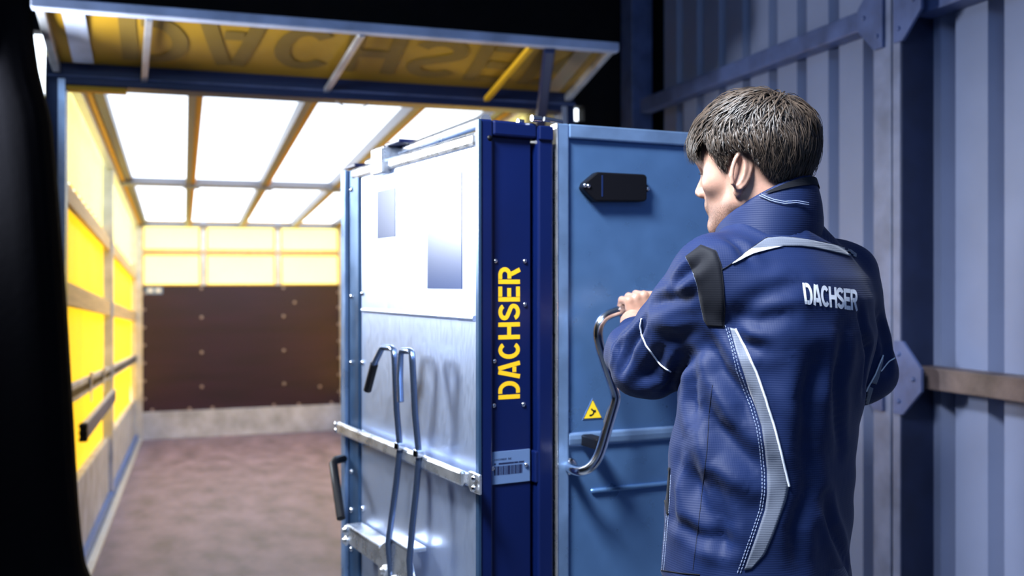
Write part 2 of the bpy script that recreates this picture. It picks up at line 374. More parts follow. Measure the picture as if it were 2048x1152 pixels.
MB().bar(flap(-.012, 1), flap(1.012, 1), .05, .045).build('flap_outer_bar', M['alu_dull'], truck, .006)
for u in (0, 1): MB().bar(flap(u, 0), flap(u, 1), .035, .04).build('flap_side_bar', M['alu'], truck, .006)
for x0, x1, mm in ((.37, .41, 'alu'), (1.21, 1.29, 'alu'), (2.03, 2.08, 'strapyel')):
    a = Vector(flap(x0 / TW, -.02)) - Vector((0, 0, .03)); b = Vector(flap(x1 / TW, .97)) - Vector((0, 0, .016))
    MB().bar(a, b, .030, .022).build('flap_rib', M[mm], truck, .004)
wt = MB().grid(lambda u, v: (flap(.935 + .035 * u, .12 + .8 * v)[0], flap(0, .12 + .8 * v)[1], flap(0, .12 + .8 * v)[2] + .0), 3, 8).build('clear_patch', M['glaretarp'], truck)
wt = MB().grid(lambda u, v: (flap(.03 + .035 * u, .12 + .85 * v)[0], flap(0, .12 + .85 * v)[1], flap(0, .12 + .85 * v)[2] + .0), 3, 8).build('clear_patch', M['alu_dull'], truck)
# blue prop holding the flap
MB().bar((2.16, FO + .01, FZ - .02), (2.30, -.06, 2.28), .05, .05).build('flap_prop', M['bluedark'], truck, .006)
MB().tube([(1.26, .0, 2.37), (1.31, -.01, 2.335), (1.37, -.01, 2.33), (1.42, 0, 2.365)], .004, 6).build('cable_loop', M['white'], truck)

# load bar and straps hanging on the left rail
MT = Matrix.LocRotScale(truck.location, truck.rotation_euler, None)
def in_truck(name, y): return empty(name, MT @ Vector(y), truck.rotation_euler)
cb = in_truck('load_bar', (.052, .78, .742)); tag(cb, 'dark slotted load bar lying along the left truck wall under the rail', 'load bar')
MB().bar((0, 0, 0), (0, 2.38, .05), .034, .085).build('bar_profile', M['beam'], cb, .005)
MB().bar((0, .06, .0455), (0, 2.38, .0945), .022, .004).build('bar_top_strip', M['alu'], cb)
MB().box(-.019, .019, -.03, .03, -.048, .048).build('end_claw', M['plastic'], cb, .006)
for z in (-.035, 0, .035): MB().box(-.021, .021, -.045, -.03, z - .008, z + .008).build('claw_tooth', M['plastic'], cb)
for y, lab in ((1.35, 'light webbing strap hung over the left rail, nearer the camera'), (2.35, 'light webbing strap hung over the left rail, nearer the middle post')):
    st = in_truck('webbing_strap', (.047, y, .865)); tag(st, lab, 'strap', 'straps on the left truck rail')
    MB().box(-.006, -.002, -.03, .03, 0, .17).build('strap_band', M['white'], st)
    MB().box(-.012, .002, -.035, .035, .105, .17).build('strap_hook', M['alu'], st, .004)

# ------------------------------------------------------------------ steel cabinet
cab = empty('steel_cabinet', (.6532, 2.2066, 0), (0, 0, R(9.88)))
tag(cab, 'tall blue and silver steel transport cabinet with its front door ajar', 'cabinet')
CW, CD, CT = .90, .945, 1.862
# blue front strip
fr = MB()
fr.box(0, .038, 0, .018, .16, CT); 
fr.build('front_post', M['bluepaint'], cab, .005)
MB().box(-.0015, .006, -.004, .012, .16, CT - .002).build('post_edge_strip', M['rearsteel'], cab, .001)
MB().box(.038, .157, 0, .05, 1.825, CT).build('front_top_rail', M['bluepaint'], cab, .006)
pn = MB().box(.038, .146, .014, .024, .16, 1.825).build('lettered_panel', M['bluepaint'], cab, .002)
MB().box(.157, .199, -.004, .05, .16, CT - .004).build('hinge_post', M['bluepaint'], cab, .005)
MB().box(.157, .196, -.010, .0, 1.822, CT - .006).build('top_hinge', M['bluepaint'], cab, .003)
MB().lathe((.0295, -.0005, 1.818), (0, 1, 0), [(.007, 0), (.007, .004)], 12).build('post_hole', M['plastic'], cab)
MB().box(.150, .168, -.002, .03, 1.005, 1.08).build('hinge_leaf', M['bluepaint'], cab, .003)
# DACHSER, reading upwards
letter_meshes('DACHSER', lambda u, v: (.0585 + .058 * (1 - v) - .0, .0134, 1.207 + .312 * u), 'letter', M['yellow'], pn, .09)
rv = MB().lathe((0, 0, 0), (0, -1, 0), [(.0058, 0), (.0055, .0025), (.003, .0042), (.0008, .0046)], 12).mesh('rivet', M['chrome'])
for x, z in ((.051, 1.533), (.130, 1.533), (.130, 1.430), (.048, 1.298), (.047, 1.194), (.126, 1.192)): link_copy('rivet', rv, pn, (x, .014, z))
lp = MB().box(.035, .142, .0105, .0138, 1.009, 1.085).build('label_plate', M['plate'], cab)
yb = .0102
bx = .046
for i, wd in enumerate((.004, .0015, .006, .001, .002, .001, .004, .001, .0015, .0015, .007, .001, .003, .002, .001, .004, .0015, .002, .007, .001)):
    if bx + wd < .126: MB().box(bx, bx + wd, yb, .0106, 1.030, 1.051).build('barcode_bar', M['ink'], lp)
    bx += wd + .0012
letter_meshes('DACHSER', lambda u, v: (.046 + .033 * u, yb, 1.0645 + .0042 * v), 'small_letter', M['ink'], lp, .12)
letter_meshes('SE', lambda u, v: (.083 + .009 * u, yb, 1.0645 + .0042 * v), 'small_letter', M['ink'], lp, .12)
for xa, xb in ((.046, .0505), (.058, .0985), (.0995, .110), (.112, .126)): MB().box(xa, xb, yb, .0106, 1.0545, 1.0585).build('text_line', M['ink'], lp)
for x, z in ((.0415, 1.047), (.132, 1.048)): link_copy('rivet', rv, lp, (x, .0105, z))
# left side: posts, rails, brushed panel
MB().box(0, .03, CD - .125, CD, .16, CT - .03).build('rear_post', M['rearsteel'], cab, .004)
MB().box(-.012, .0, CD - .035, CD + .004, .16, CT - .03).build('rear_post_flange', M['galvframe'], cab, .002)
MB().box(-.003, .03, .018, CD - .06, 1.80, 1.835).build('side_top_rail', M['zinc'], cab, .010)
MB().tube([(.045, .05, 1.868), (.045, CD - .10, 1.850)], .015, 10).build('top_edge_tube', M['zinc'], cab)
side = MB().box(.008, .018, .018, .815, .18, 1.80).build('side_panel', M['steel'], cab)
MB().tube([(.008, .035, 1.398), (.008, .80, 1.400)], .0075, 10).build('panel_bead', M['steel'], side)
MB().tube([(.008, .05, 1.005), (.008, .80, 1.007)], .006, 10).build('panel_bead', M['steel'], side)
MB().box(.0062, .0078, .105, .312, 1.467, 1.750).build('foil_patch', M['darkplate'], side)
MB().box(.0062, .0078, .535, .678, 1.610, 1.748).build('foil_patch', M['darkplate'], side)
lt = MB(); lt.box(-.018, .05, .575, .665, 1.79, 1.868).build('top_latch', M['zinc'], cab, .006)
MB().box(.0, .09, .49, .60, 1.868, 1.878).build('latch_wing', M['bluepaint'], cab, .003)
MB().box(.0, .08, CD - .09, CD + .005, 1.838, 1.850).build('corner_cap', M['bluepaint'], cab, .003)
sr = MB().lathe((0, 0, 0), (-1, 0, 0), [(.008, 0), (.0075, .003), (.004, .006), (.001, .0065)], 12).mesh('screw', M['chrome'])
for z in (1.77, 1.44, 1.235, 1.02, .90, .78, .66, .5): link_copy('screw', sr, cab, (-.0004, CD - .066, z))
for z in (1.45, 1.24, 1.03, .80): link_copy('screw', sr, cab, (.0076, .80, z))
# cross strap
sb = MB(); sb.bar((-.028, CD - .02, 1.032), (-.028, .02, 1.028), .016, .036); sb.build('cross_bar', M['zinc'], cab, .007)
MB().prism([(0, -.016), (.045, -.010), (.06, -.024), (.11, -.024), (.11, .022), (.055, .022), (.045, .014), (0, .016)], (-.022, .06, 1.026), (0, -1, 0), (0, 0, 1), (1, 0, 0), .006).build('cross_bar_end', M['zinc'], cab, .002)
for y, z in ((-.035, 1.038), (-.035, 1.016), (CD + .002, 1.040), (CD + .002, 1.020)): link_copy('screw', sr, cab, (-.028, y, z))
# two bent locking rods with their crank handles
def rod(pts, r, name): MB().tube(pts, r, 10).build(name, M['bluerail2'], cab)
M['bluerail2'] = mat('dark_chrome', (.16, .22, .36), .22, .9)
rod([(-.075, .536, 1.186), (-.072, .49, 1.262), (-.062, .464, 1.303), (-.060, .452, 1.309), (-.060, .395, 1.310), (-.060, .378, 1.305), (-.060, .372, 1.285), (-.052, .378, 1.15), (-.04, .385, 1.045), (-.048, .392, .95), (-.055, .402, .87), (-.058, .423, .79), (-.05, .423, .70)], .0085, 'locking_rod')
rod([(-.075, .292, 1.180), (-.070, .310, 1.235), (-.062, .326, 1.297), (-.060, .320, 1.308), (-.060, .270, 1.310), (-.060, .255, 1.306), (-.060, .251, 1.285), (-.052, .253, 1.15), (-.04, .256, 1.045), (-.048, .258, .95), (-.055, .264, .87), (-.058, .276, .78), (-.05, .28, .68)], .0085, 'locking_rod')
MB().tube([(-.075, .536, 1.186), (-.0735, .513, 1.224), (-.072, .49, 1.262)], .0112, 10).build('rod_grip', M['plastic'], cab)
for y in (.385, .256): MB().box(-.052, -.03, y - .014, y + .014, 1.043, 1.062).build('rod_guide', M['chrome'], cab, .003)
# lower bracket plate
MB().prism([(.0, -.30), (.47, -.30), (.47, -.06), (.33, -.04), (.285, -.055), (.29, .0), (0, .0)][::-1] if False else
           [(0, 0), (.28, -.004), (.30, .012), (.365, .042), (.49, .040), (.60, -.16), (.60, -.30), (.27, -.30), (.27, -.055), (0, -.052)][::-1],
           (-.050, .79, .760), (0, -1, 0), (0, 0, 1), (1, 0, 0), .006).build('bracket_plate', M['zinc'], cab, .002)
MB().box(-.050, .0, .515, .79, .748, .762).build('bracket_ledge', M['zinc'], cab, .003)
MB().box(-.050, .0, .30, .425, .790, .802).build('bracket_ledge', M['zinc'], cab, .003)
for y, z in ((.467, .705), (.40, .695), (.78, .745), (.78, .715)): MB().lathe((-.0495, y, z), (-1, 0, 0), [(.015, 0), (.015, .006), (.009, .007), (.008, .013), (.002, .014)], 12).build('bracket_bolt', M['zinc'], cab)
# black side handle at the far corner
gh = MB(); gh.tube([(-.012, .92, .935), (-.05, .885, .938), (-.066, .860, .932), (-.075, .80, .868), (-.085, .73, .795)], .013, 10)
gh.build('side_handle', M['plastic'], cab)
# body shell behind, roof, base, castors
MB().box(.20, CW, .05, .06, .16, .20).build('door_sill', M['bluepaint'], cab)
MB().box(CW - .012, CW, .05, CD, .16, 1.83).build('far_side_panel', M['steel'], cab)
MB().box(.03, CW - .012, CD - .012, CD, .16, 1.83).build('back_panel', M['steel'], cab)
MB().box(.03, CW, .055, CD - .012, 1.80, 1.822).build('roof_panel', M['galv'], cab)
MB().box(.0, CW, .0, CD, .125, .16).build('base_frame', M['bluepaint'], cab, .004)
for x in (.08, CW - .08):
    for y in (.08, CD - .08):
        c = MB().box(x - .03, x + .03, y - .03, y + .03, .09, .125).build('castor_fork', M['zinc'], cab, .004)
        MB().lathe((x - .018, y, .055), (1, 0, 0), [(.03, 0), (.055, .002), (.055, .034), (.03, .036)], 18).build('castor_wheel', M['plastic'], c)
MB().tube([(.14, -.002, 1.872), (.165, -.002, 1.872)], .008, 10).build('hinge_pin', M['chrome'], cab)
MB().tube([(.175, .0, 1.874), (.225, .0, 1.870)], .006, 10).build('hinge_pin', M['chrome'], cab)
MB().tube([(.120, .03, 1.868), (.135, .03, 1.868)], .006, 10).build('hinge_pin', M['chrome'], cab)
# door (a part with its own sub-parts)
DW = .70
dr = empty('door', (.210, 0, 0), (0, 0, R(-4.7))); dr.parent = cab
def dpart(mb, name, m, bev=0.): return mb.build(name, m, dr, bev)
dpart(MB().box(.0, .032, -.004, .035, .20, 1.867), 'door_stile', M['galvframe'], .004)
dpart(MB().box(DW - .032, DW, -.004, .035, .20, 1.867), 'door_stile', M['galvframe'], .004)
dpart(MB().box(.032, DW - .032, -.004, .035, 1.832, 1.867), 'door_top_rail', M['galvframe'], .004)
dpart(MB().box(.032, DW - .032, -.004, .035, .20, .24), 'door_bottom_rail', M['galvframe'], .004)
dpart(MB().box(-.0022, .0016, -.0062, .03, .20, 1.866), 'door_edge', M['zinc'], .001)
dpart(MB().box(.032, DW - .032, .008, .018, .24, 1.832), 'door_sheet', M['galv'])
dpart(MB().prism([(0, 0), (.010, .008), (.012, .022), (.010, .034), (0, .038)], (.032, .008, 1.080), (0, -1, 0), (0, 0, 1), (1, 0, 0), DW - .064), 'door_ledge', M['galvframe'], .003)
dpart(MB().tube([(.100, .008, .970), (.103, .005, .9705), (.5, .005, .972), (.503, .008, .972)], .006, 10), 'door_bead', M['galv'])
# grab handle
HN = [(.036, .006, 1.036), (.028, -.02, 1.036), (.026, -.05, 1.036), (.030, -.072, 1.037), (.045, -.086, 1.046), (.062, -.09, 1.066), (.074, -.09, 1.092), (.084, -.09, 1.122),
      (.100, -.09, 1.168), (.110, -.09, 1.196), (.1125, -.09, 1.208), (.110, -.09, 1.222), (.100, -.09, 1.248), (.082, -.09, 1.296), (.068, -.09, 1.336), (.063, -.09, 1.362), (.067, -.09, 1.384),
      (.082, -.09, 1.402), (.108, -.09, 1.412), (.135, -.09, 1.417), (.19, -.09, 1.424), (.235, -.088, 1.430), (.262, -.075, 1.433), (.272, -.05, 1.434), (.274, .006, 1.434)]
def smooth_path(P, n=2):
    P = [Vector(p) for p in P]
    for _ in range(n):
        Q = [P[0]]
        for a, b in zip(P[:-1], P[1:]): Q += [a * .75 + b * .25, a * .25 + b * .75]
        Q.append(P[-1]); P = Q
    return P
gb = dpart(MB().tube(smooth_path(HN), .0125, 14), 'grab_handle', M['chrome'])
dpart(MB().box(.066, .098, -.075, .006, 1.085, 1.112), 'handle_bracket', M['plastic'], .004)
dpart(MB().lathe((.036, .008, 1.036), (0, -1, 0), [(.022, 0), (.022, .006), (.014, .010)], 14), 'handle_foot', M['chrome'])
# black tracker box
tb = dpart(MB().prism([(.062, 1.711), (.098, 1.680), (.236, 1.684), (.243, 1.690), (.243, 1.746), (.236, 1.752), (.104, 1.752), (.098, 1.749), (.066, 1.724)], (0, .0078, 0), (1, 0, 0), (0, 0, 1), (0, -1, 0), .026), 'tracker_box', M['plastic'], .004)
dpart(MB().prism([(.243, 1.706), (.257, 1.712), (.257, 1.724), (.243, 1.732)], (0, .0078, 0), (1, 0, 0), (0, 0, 1), (0, -1, 0), .012), 'tracker_lug', M['plastic'], .002)
dpart(MB().box(.113, .1165, -.0195, -.018, 1.692, 1.744), 'tracker_groove', M['bluedark'])
for x, z, y in ((.067, 1.7175, -.0185), (.077, 1.7165, -.0185), (.252, 1.718, -.0045)): dpart(MB().lathe((x, y, z), (0, -1, 0), [(.0055, 0), (.005, .003), (.002, .0045)], 10), 'tracker_screw', M['chrome'])
# warning triangle
def tri(cx, cz, r): return [(cx + r * math.cos(R(a)), cz + r * math.sin(R(a)) * 1.0) for a in (90, 210, 330)]
sg = dpart(MB().prism([(.0735, 1.1465), (.1305, 1.1465), (.102, 1.1985)], (0, .0078, 0), (1, 0, 0), (0, 0, 1), (0, -1, 0), .0012), 'warning_sign', M['plate'])
dpart(MB().prism([(.0755, 1.1478), (.1285, 1.1478), (.102, 1.1962)], (0, .0066, 0), (1, 0, 0), (0, 0, 1), (0, -1, 0), .0004), 'sign_border', M['signblk'])
dpart(MB().prism([(.0782, 1.1496), (.1258, 1.1496), (.102, 1.1930)], (0, .0062, 0), (1, 0, 0), (0, 0, 1), (0, -1, 0), .0004), 'sign_face', M['signyel'])
pg = MB()
for q in stroke_quads([(.0975, 1.1725), (.100, 1.1695), (.1045, 1.1665), (.1035, 1.1600), (.0985, 1.1565), (.0925, 1.1565)], .0042) + stroke_quads([(.1045, 1.1660), (.1105, 1.1655)], .0065) + stroke_quads([(.0925, 1.1560), (.098, 1.1556)], .004):
    pg.add([(p.x, .0055, p.y) for p in q], [(0, 1, 2, 3)])
dpart(pg, 'sign_pictogram', M['signblk'])

# unseen flood lamp with invented fixture, added around its light (set at the top)
fld = empty('added_flood_lamp', cam_pt(-2.236, 3.838, 2.40), (0, 0, -YAW + R(65)))
tag(fld, 'unseen tall panel flood lamp, added beside the dock shelter to light cabinet, man and wall', 'lamp')
MB().box(-.2, .2, .0, .05, -.90, .0).build('lamp_housing', M['plastic'], fld, .01)
MB().tube([(0, .025, -.02), (0, .025, HZT - 2.40)], .018, 10).build('hanging_pole', M['plastic'], fld)
MB().lathe((0, .025, HZT - 2.41), (0, 0, 1), [(.06, 0), (.06, .01)], 14).build('ceiling_plate', M['plastic'], fld)

# ------------------------------------------------------------------ the man
# distance-field modelling: a volume is sampled and meshed with surface nets
def grid_of(lo, hi, h):
    ax = [np.arange(lo[i], hi[i] + h, h, dtype=np.float32) for i in range(3)]
    return np.meshgrid(*ax, indexing='ij')
def cone(G, a, b, ra, rb):
    X, Y, Z = G; a = np.array(a, np.float32); b = np.array(b, np.float32); ab = b - a; L2 = float(ab @ ab) + 1e-9
    t = np.clip(((X - a[0]) * ab[0] + (Y - a[1]) * ab[1] + (Z - a[2]) * ab[2]) / L2, 0, 1)
    return np.sqrt((X - a[0] - t * ab[0]) ** 2 + (Y - a[1] - t * ab[1]) ** 2 + (Z - a[2] - t * ab[2]) ** 2) - (ra + (rb - ra) * t)
def ell(G, c, r, M3=None):
    X, Y, Z = G[0] - c[0], G[1] - c[1], G[2] - c[2]
    if M3 is not None:
        X, Y, Z = (M3[0][0] * X + M3[0][1] * Y + M3[0][2] * Z, M3[1][0] * X + M3[1][1] * Y + M3[1][2] * Z, M3[2][0] * X + M3[2][1] * Y + M3[2][2] * Z)
    k0 = np.sqrt((X / r[0]) ** 2 + (Y / r[1]) ** 2 + (Z / r[2]) ** 2)
    k1 = np.sqrt((X / r[0] ** 2) ** 2 + (Y / r[1] ** 2) ** 2 + (Z / r[2] ** 2) ** 2) + 1e-9
    return k0 * (k0 - 1) / k1
def smin(a, b, k):
    h = np.clip(.5 + .5 * (b - a) / k, 0, 1); return b * (1 - h) + a * h - k * h * (1 - h)
def smax(a, b, k): return -smin(-a, -b, k)
def nets(D, lo, h):
    ins = D < 0; nx, ny, nz = D.shape
    c = np.zeros((nx - 1, ny - 1, nz - 1), np.int8)
    for i in (0, 1):
        for j in (0, 1):
            for k in (0, 1): c += ins[i:nx - 1 + i, j:ny - 1 + j, k:nz - 1 + k]
    idx = np.argwhere((c > 0) & (c < 8)); ids = -np.ones(c.shape, np.int64); ids[tuple(idx.T)] = np.arange(len(idx))
    acc = np.zeros((len(idx), 3)); cnt = np.zeros(len(idx))
    cor = [(i, j, k) for i in (0, 1) for j in (0, 1) for k in (0, 1)]
    for p in cor:
        for ax in range(3):
            if p[ax] == 1: continue
            q = list(p); q[ax] = 1
            d0 = D[idx[:, 0] + p[0], idx[:, 1] + p[1], idx[:, 2] + p[2]]; d1 = D[idx[:, 0] + q[0], idx[:, 1] + q[1], idx[:, 2] + q[2]]
            m = (d0 < 0) != (d1 < 0); t = np.where(m, d0 / np.where(m, d0 - d1, 1), 0)
            pos = np.tile(np.array(p, float), (len(idx), 1)); pos[:, ax] += t
            acc[m] += pos[m]; cnt[m] += 1
    V = (idx + acc / cnt[:, None]) * h + np.array(lo)
    Q = []
    for ax in range(3):
        u, v = (ax + 1) % 3, (ax + 2) % 3
        sl0 = [slice(None)] * 3; sl1 = [slice(None)] * 3; sl0[ax] = slice(0, -1); sl1[ax] = slice(1, None)
        e = ins[tuple(sl0)] != ins[tuple(sl1)]; I = np.argwhere(e)
        I = I[(I[:, u] > 0) & (I[:, v] > 0) & (I[:, u] < ids.shape[u]) & (I[:, v] < ids.shape[v])]
        def g(du, dv):
            J = I.copy(); J[:, u] -= du; J[:, v] -= dv; return ids[J[:, 0], J[:, 1], J[:, 2]]
        q = np.stack([g(1, 1), g(0, 1), g(0, 0), g(1, 0)], 1)
        fl = ~ins[I[:, 0], I[:, 1], I[:, 2]]
        q[fl] = q[fl][:, ::-1]; Q.append(q)
    Q = np.concatenate(Q); Q = Q[(Q >= 0).all(1)]
    return V, Q
def np_mesh(name, V, Q, m):
    me = bpy.data.meshes.new(name); me.from_pydata(V.tolist(), [], Q.tolist())
    me.polygons.foreach_set('use_smooth', [True] * len(me.polygons))
    for k in (m if isinstance(m, (list, tuple)) else [m]): me.materials.append(k)
    me.update(); return me
def vnormals(V, Q):
    n = np.cross(V[Q[:, 2]] - V[Q[:, 0]], V[Q[:, 3]] - V[Q[:, 1]]); N = np.zeros_like(V)
    for k in range(4): np.add.at(N, Q[:, k], n)
    return N / (np.linalg.norm(N, axis=1, keepdims=True) + 1e-12)

BC, BD = .47, 1.88                                  # where he stands, relative to the camera
Fv = np.array([-.788, .616]); Lv = np.array([-.616, -.788])      # where his chest faces, where his left is
def P(c, d, z): return (c - BC, d - BD, z)
def PX(px, py, d): return P((px - 1024) / FPX * d, d, EYE + (HZ - py) / FPX * d)
CAML = Vector((-BC, -BD, EYE))
def rdir(px, py): return Vector(((px - 1024) / FPX, 1, (HZ - py) / FPX)).normalized()

# skin, hair, cloth
M['skin'] = mat('skin', (.44, .25, .18), .48, noise=.07, nscale=60, sss=.18, bump=.05, bscale=300)
M['hair'] = mat('brown_hair', (.035, .024, .017), .46)
nt = M['hair'].node_tree; b = nt.nodes['Principled BSDF']; g = nt.nodes.new('ShaderNodeNewGeometry'); r = nt.nodes.new('ShaderNodeValToRGB')
r.color_ramp.elements[0].color = (.008, .005, .004, 1); r.color_ramp.elements[1].color = (.082, .057, .040, 1); r.color_ramp.elements[1].position = .95
nt.links.new(g.outputs['Random Per Island'], r.inputs[0]); nt.links.new(r.outputs[0], b.inputs['Base Color'])
def cloth(name, col, line, rough=.62, sheen=.25):
    m = mat(name, col, rough, noise=.12, nscale=5, sheen=sheen, spec=.3); nt = m.node_tree; b = nt.nodes['Principled BSDF']
    tc = nt.nodes.new('ShaderNodeTexCoord'); hs = []
    for dr_, sc in (('Z', 80.), ('X', 80.)):
        wv = nt.nodes.new('ShaderNodeTexWave'); wv.bands_direction = dr_; wv.inputs['Scale'].default_value = sc; wv.inputs['Distortion'].default_value = .6
        nt.links.new(tc.outputs['Object'], wv.inputs['Vector']); hs.append(wv)
    ad = nt.nodes.new('ShaderNodeMath'); ad.operation = 'ADD'; nt.links.new(hs[0].outputs['Fac'], ad.inputs[0])
    ml = nt.nodes.new('ShaderNodeMath'); ml.operation = 'MULTIPLY'; ml.inputs[1].default_value = .35; nt.links.new(hs[1].outputs['Fac'], ml.inputs[0]); nt.links.new(ml.outputs[0], ad.inputs[1])
    bp = nt.nodes.new('ShaderNodeBump'); bp.inputs['Strength'].default_value = line; bp.inputs['Distance'].default_value = .0025
    nt.links.new(ad.outputs[0], bp.inputs['Height']); nt.links.new(bp.outputs[0], b.inputs['Normal'])
    return m
M['jacket'] = cloth('navy_ripstop', (.0040, .0145, .068), .10, .64, .04)
M['jacketblk'] = cloth('black_panel', (.004, .005, .010), .05, .75, .02)
M['greyband'] = cloth('grey_reflective', (.15, .17, .22), .12, .5)
M['piping'] = mat('white_piping', (.80, .82, .88), .5)
M['thread'] = mat('white_thread', (.30, .36, .52), .6)
M['trousers'] = cloth('navy_trousers', (.008, .018, .07), .3)
M['shoe'] = mat('black_leather', (.006, .006, .007), .4)

# ---- head, in head axes (x to his right, y forward, z up, origin between the ears)
HS = 1.04; PSI = R(38); PIT_H = R(5); ROLL_H = R(-3)
hx = .452; hd_ = 1.87; hz = 1.684
Rh = (Matrix.Rotation(R(90) - PSI, 3, 'Z') @ Matrix.Rotation(-PIT_H, 3, 'X') @ Matrix.Rotation(ROLL_H, 3, 'Y'))
Rhn = np.array(Rh); Hc = np.array(P(hx, hd_, hz))
def head2body(V): return (V * HS) @ Rhn.T + Hc
hh = .0022; lo = (-.105, -.125, -.19); hi = (.105, .135, .145)
G = grid_of(lo, hi, hh); ax_ = np.abs(G[0]); GS = (ax_, G[1], G[2])          # mirrored coordinates
D = ell(G, (0, -.010, .046), (.075, .096, .082))
D = smin(D, ell(G, (0, .030, .000), (.061, .058, .080)), .03)
D = smin(D, ell(G, (0, .040, -.045), (.046, .046, .050)), .025)
D = smin(D, cone(GS, (.050, .000, -.045), (.014, .070, -.086), .020, .019), .022)
D = smin(D, cone(GS, (.053, .004, .010), (.050, .002, -.045), .018, .018), .025)
D = smin(D, ell(G, (0, .076, -.084), (.019, .016, .017)), .014)
D = smin(D, ell(GS, (.046, .052, -.008), (.020, .022, .018)), .022)
D = smin(D, cone(GS, (.006, .087, .030), (.040, .070, .034), .010, .009), .012)
D = smin(D, ell(G, (0, .080, .050), (.045, .012, .030)), .025)
D = smax(D, -ell(GS, (.032, .090, .014), (.017, .016, .011)), .012)
D = smin(D, ell(GS, (.031, .068, .013), (.014, .0125, .0125)), .003)
D = smin(D, cone(G, (0, .086, .022), (0, .106, -.016), .0075, .0105), .010)
D = smin(D, ell(GS, (.011, .096, -.021), (.0085, .011, .0085)), .006)
D = smax(D, -ell(GS, (.0065, .101, -.029), (.004, .006, .003)), .003)
D = smin(D, ell(G, (0, .083, -.046), (.024, .012, .016)), .012)
D = smin(D, cone(GS, (0, .0925, -.046), (.019, .083, -.049), .0055, .003), .004)
D = smin(D, cone(GS, (0, .0905, -.0575), (.016, .082, -.054), .0062, .003), .004)
D = smax(D, -cone(GS, (0, .099, -.0515), (.020, .086, -.0515), .0014, .001), .002)
D = smin(D, cone(G, (0, -.036, -.02), (0, -.050, -.19), .055, .060), .03)
D = smin(D, cone(G, (0, .010, -.085), (0, -.005, -.19), .038, .045), .03)
# ears: dished shell with rim, tragus and lobe, standing off the head
er = np.array(Matrix.Rotation(R(-48), 3, 'Z') @ Matrix.Rotation(R(14), 3, 'X')).T
EC = (.080, -.014, .004)
ear = ell(GS, EC, (.0095, .0185, .0365), er)
ear = smax(ear, -ell(GS, (EC[0] + .011, EC[1] + .003, EC[2] + .001), (.0105, .0130, .0275), er), .003)
rim = None
for k in range(12):
    a0, a1 = R(-70 + 25 * k), R(-70 + 25 * (k + 1))
    def rp(a):
        v = er.T @ np.array((.004, -.0168 * math.cos(a - R(10)), .0345 * math.sin(a))); return tuple(np.array(EC) + v)
    cck = cone(GS, rp(a0), rp(a1), .0038, .0038); rim = cck if rim is None else np.minimum(rim, cck)
ear = smin(ear, rim, .003)
ear = smin(ear, ell(GS, (.0800, -.004, -.031), (.006, .0085, .011)), .006)
ear = smin(ear, ell(GS, (.0775, .004, -.004), (.006, .005, .008)), .004)
D = smin(D, ear, .005)
V, Q = nets(D, lo, hh); V_head = V; headV, headQ = head2body(V), Q
del G, GS, D, ear, rim

# ---- hands: palm, four fingers round the bar, thumb
def hand(bar_c, t_ax, fwd, up, rt, wrist, mirror=1):
    """bar_c centre of the grip; t_ax along the bar towards the thumb; fwd away from the wrist side; up along the back of the hand"""
    t_ax, fwd, up = (np.array(v, float) / np.linalg.norm(v) for v in (t_ax, fwd, up))
    h_ = .0020
    W = lambda t, f, u: tuple(np.array(bar_c) + t_ax * t + fwd * f + up * u)
    pts = [W(t, f, u) for t in (-.06, .075) for f in (-.06, .05) for u in (-.09, .06)] + [wrist]
    lo_ = np.min(pts, 0) - .05; hi_ = np.max(pts, 0) + .04
    G = grid_of(lo_, hi_, h_); D = None
    def un(a, k=.006):
        nonlocal D
        D = a if D is None else smin(D, a, k)
    kn = [(-.031, -.024, .022, .0085), (-.011, -.0245, .0275, .0092), (.0105, -.0245, .0300, .0096), (.0315, -.0235, .0265, .0094)]   # little ... index
    for (t, f, u, r_) in kn:
        un(cone(G, W(t * .72, -.030, -.052), W(t, f, u - .004), .0135, r_ + .0022), .016)          # metacarpals
    for (t, f, u, r_) in kn:
        L = r_ / .0095
        F_ = cone(G, W(t, f, u), W(t, f + .034 * L, u + .001), r_ + .0012, r_)
        F_ = smin(F_, cone(G, W(t, f + .034 * L, u + .001), W(t, f + .050 * L, u - .022), r_, r_ * .93), .004)
        F_ = smin(F_, cone(G, W(t, f + .050 * L, u - .022), W(t, f + .037 * L, u - .042), r_ * .93, r_ * .80), .004)
        F_ = smin(F_, ell(G, W(t, f - .001, u + .0035), (.0085, .0085, .0065)), .005)
        un(F_, .0035)
    th = cone(G, W(.030, -.030, -.048), W(.047, -.022, -.022), .0145, .0115)
    th = smin(th, cone(G, W(.047, -.022, -.022), W(.046, .004, -.020), .0110, .0098), .005)
    th = smin(th, cone(G, W(.046, .004, -.020), W(.040, .022, -.016), .0098, .0080), .005)
    un(th, .008)
    un(cone(G, W(0, -.036, -.045), wrist, .028, .029), .02)
    V, Q = nets(D, lo_, h_); return V, Q
# left hand on the grab handle of the door
th_d = R(9.88 - 4.7) ; 
def door_pt(x, y, z):
    o = Vector((.6532, 2.2066, 0)) + Vector((.210 * math.cos(R(9.88)), .210 * math.sin(R(9.88)), 0))
    p = o + Vector((x * math.cos(th_d) - y * math.sin(th_d), x * math.sin(th_d) + y * math.cos(th_d), z))
    c = p.x * math.cos(YAW) - p.y * math.sin(YAW); d = p.x * math.sin(YAW) + p.y * math.cos(YAW)
    return np.array(P(c, d, p.z))
gp = door_pt(.166, -.09, 1.4215); gt = door_pt(.20, -.09, 1.4258) - gp
gf = np.array((.10, .93, .10)); gf -= gt * (gf @ gt) / (gt @ gt); gu = np.cross(gt, gf)
WL = PX(1266, 645, 2.235); EL = PX(1290, 722, 1.95); SL = PX(1438, 556, 1.772)
hV, hQ = hand(gp, gt, gf, gu, .0125, WL)
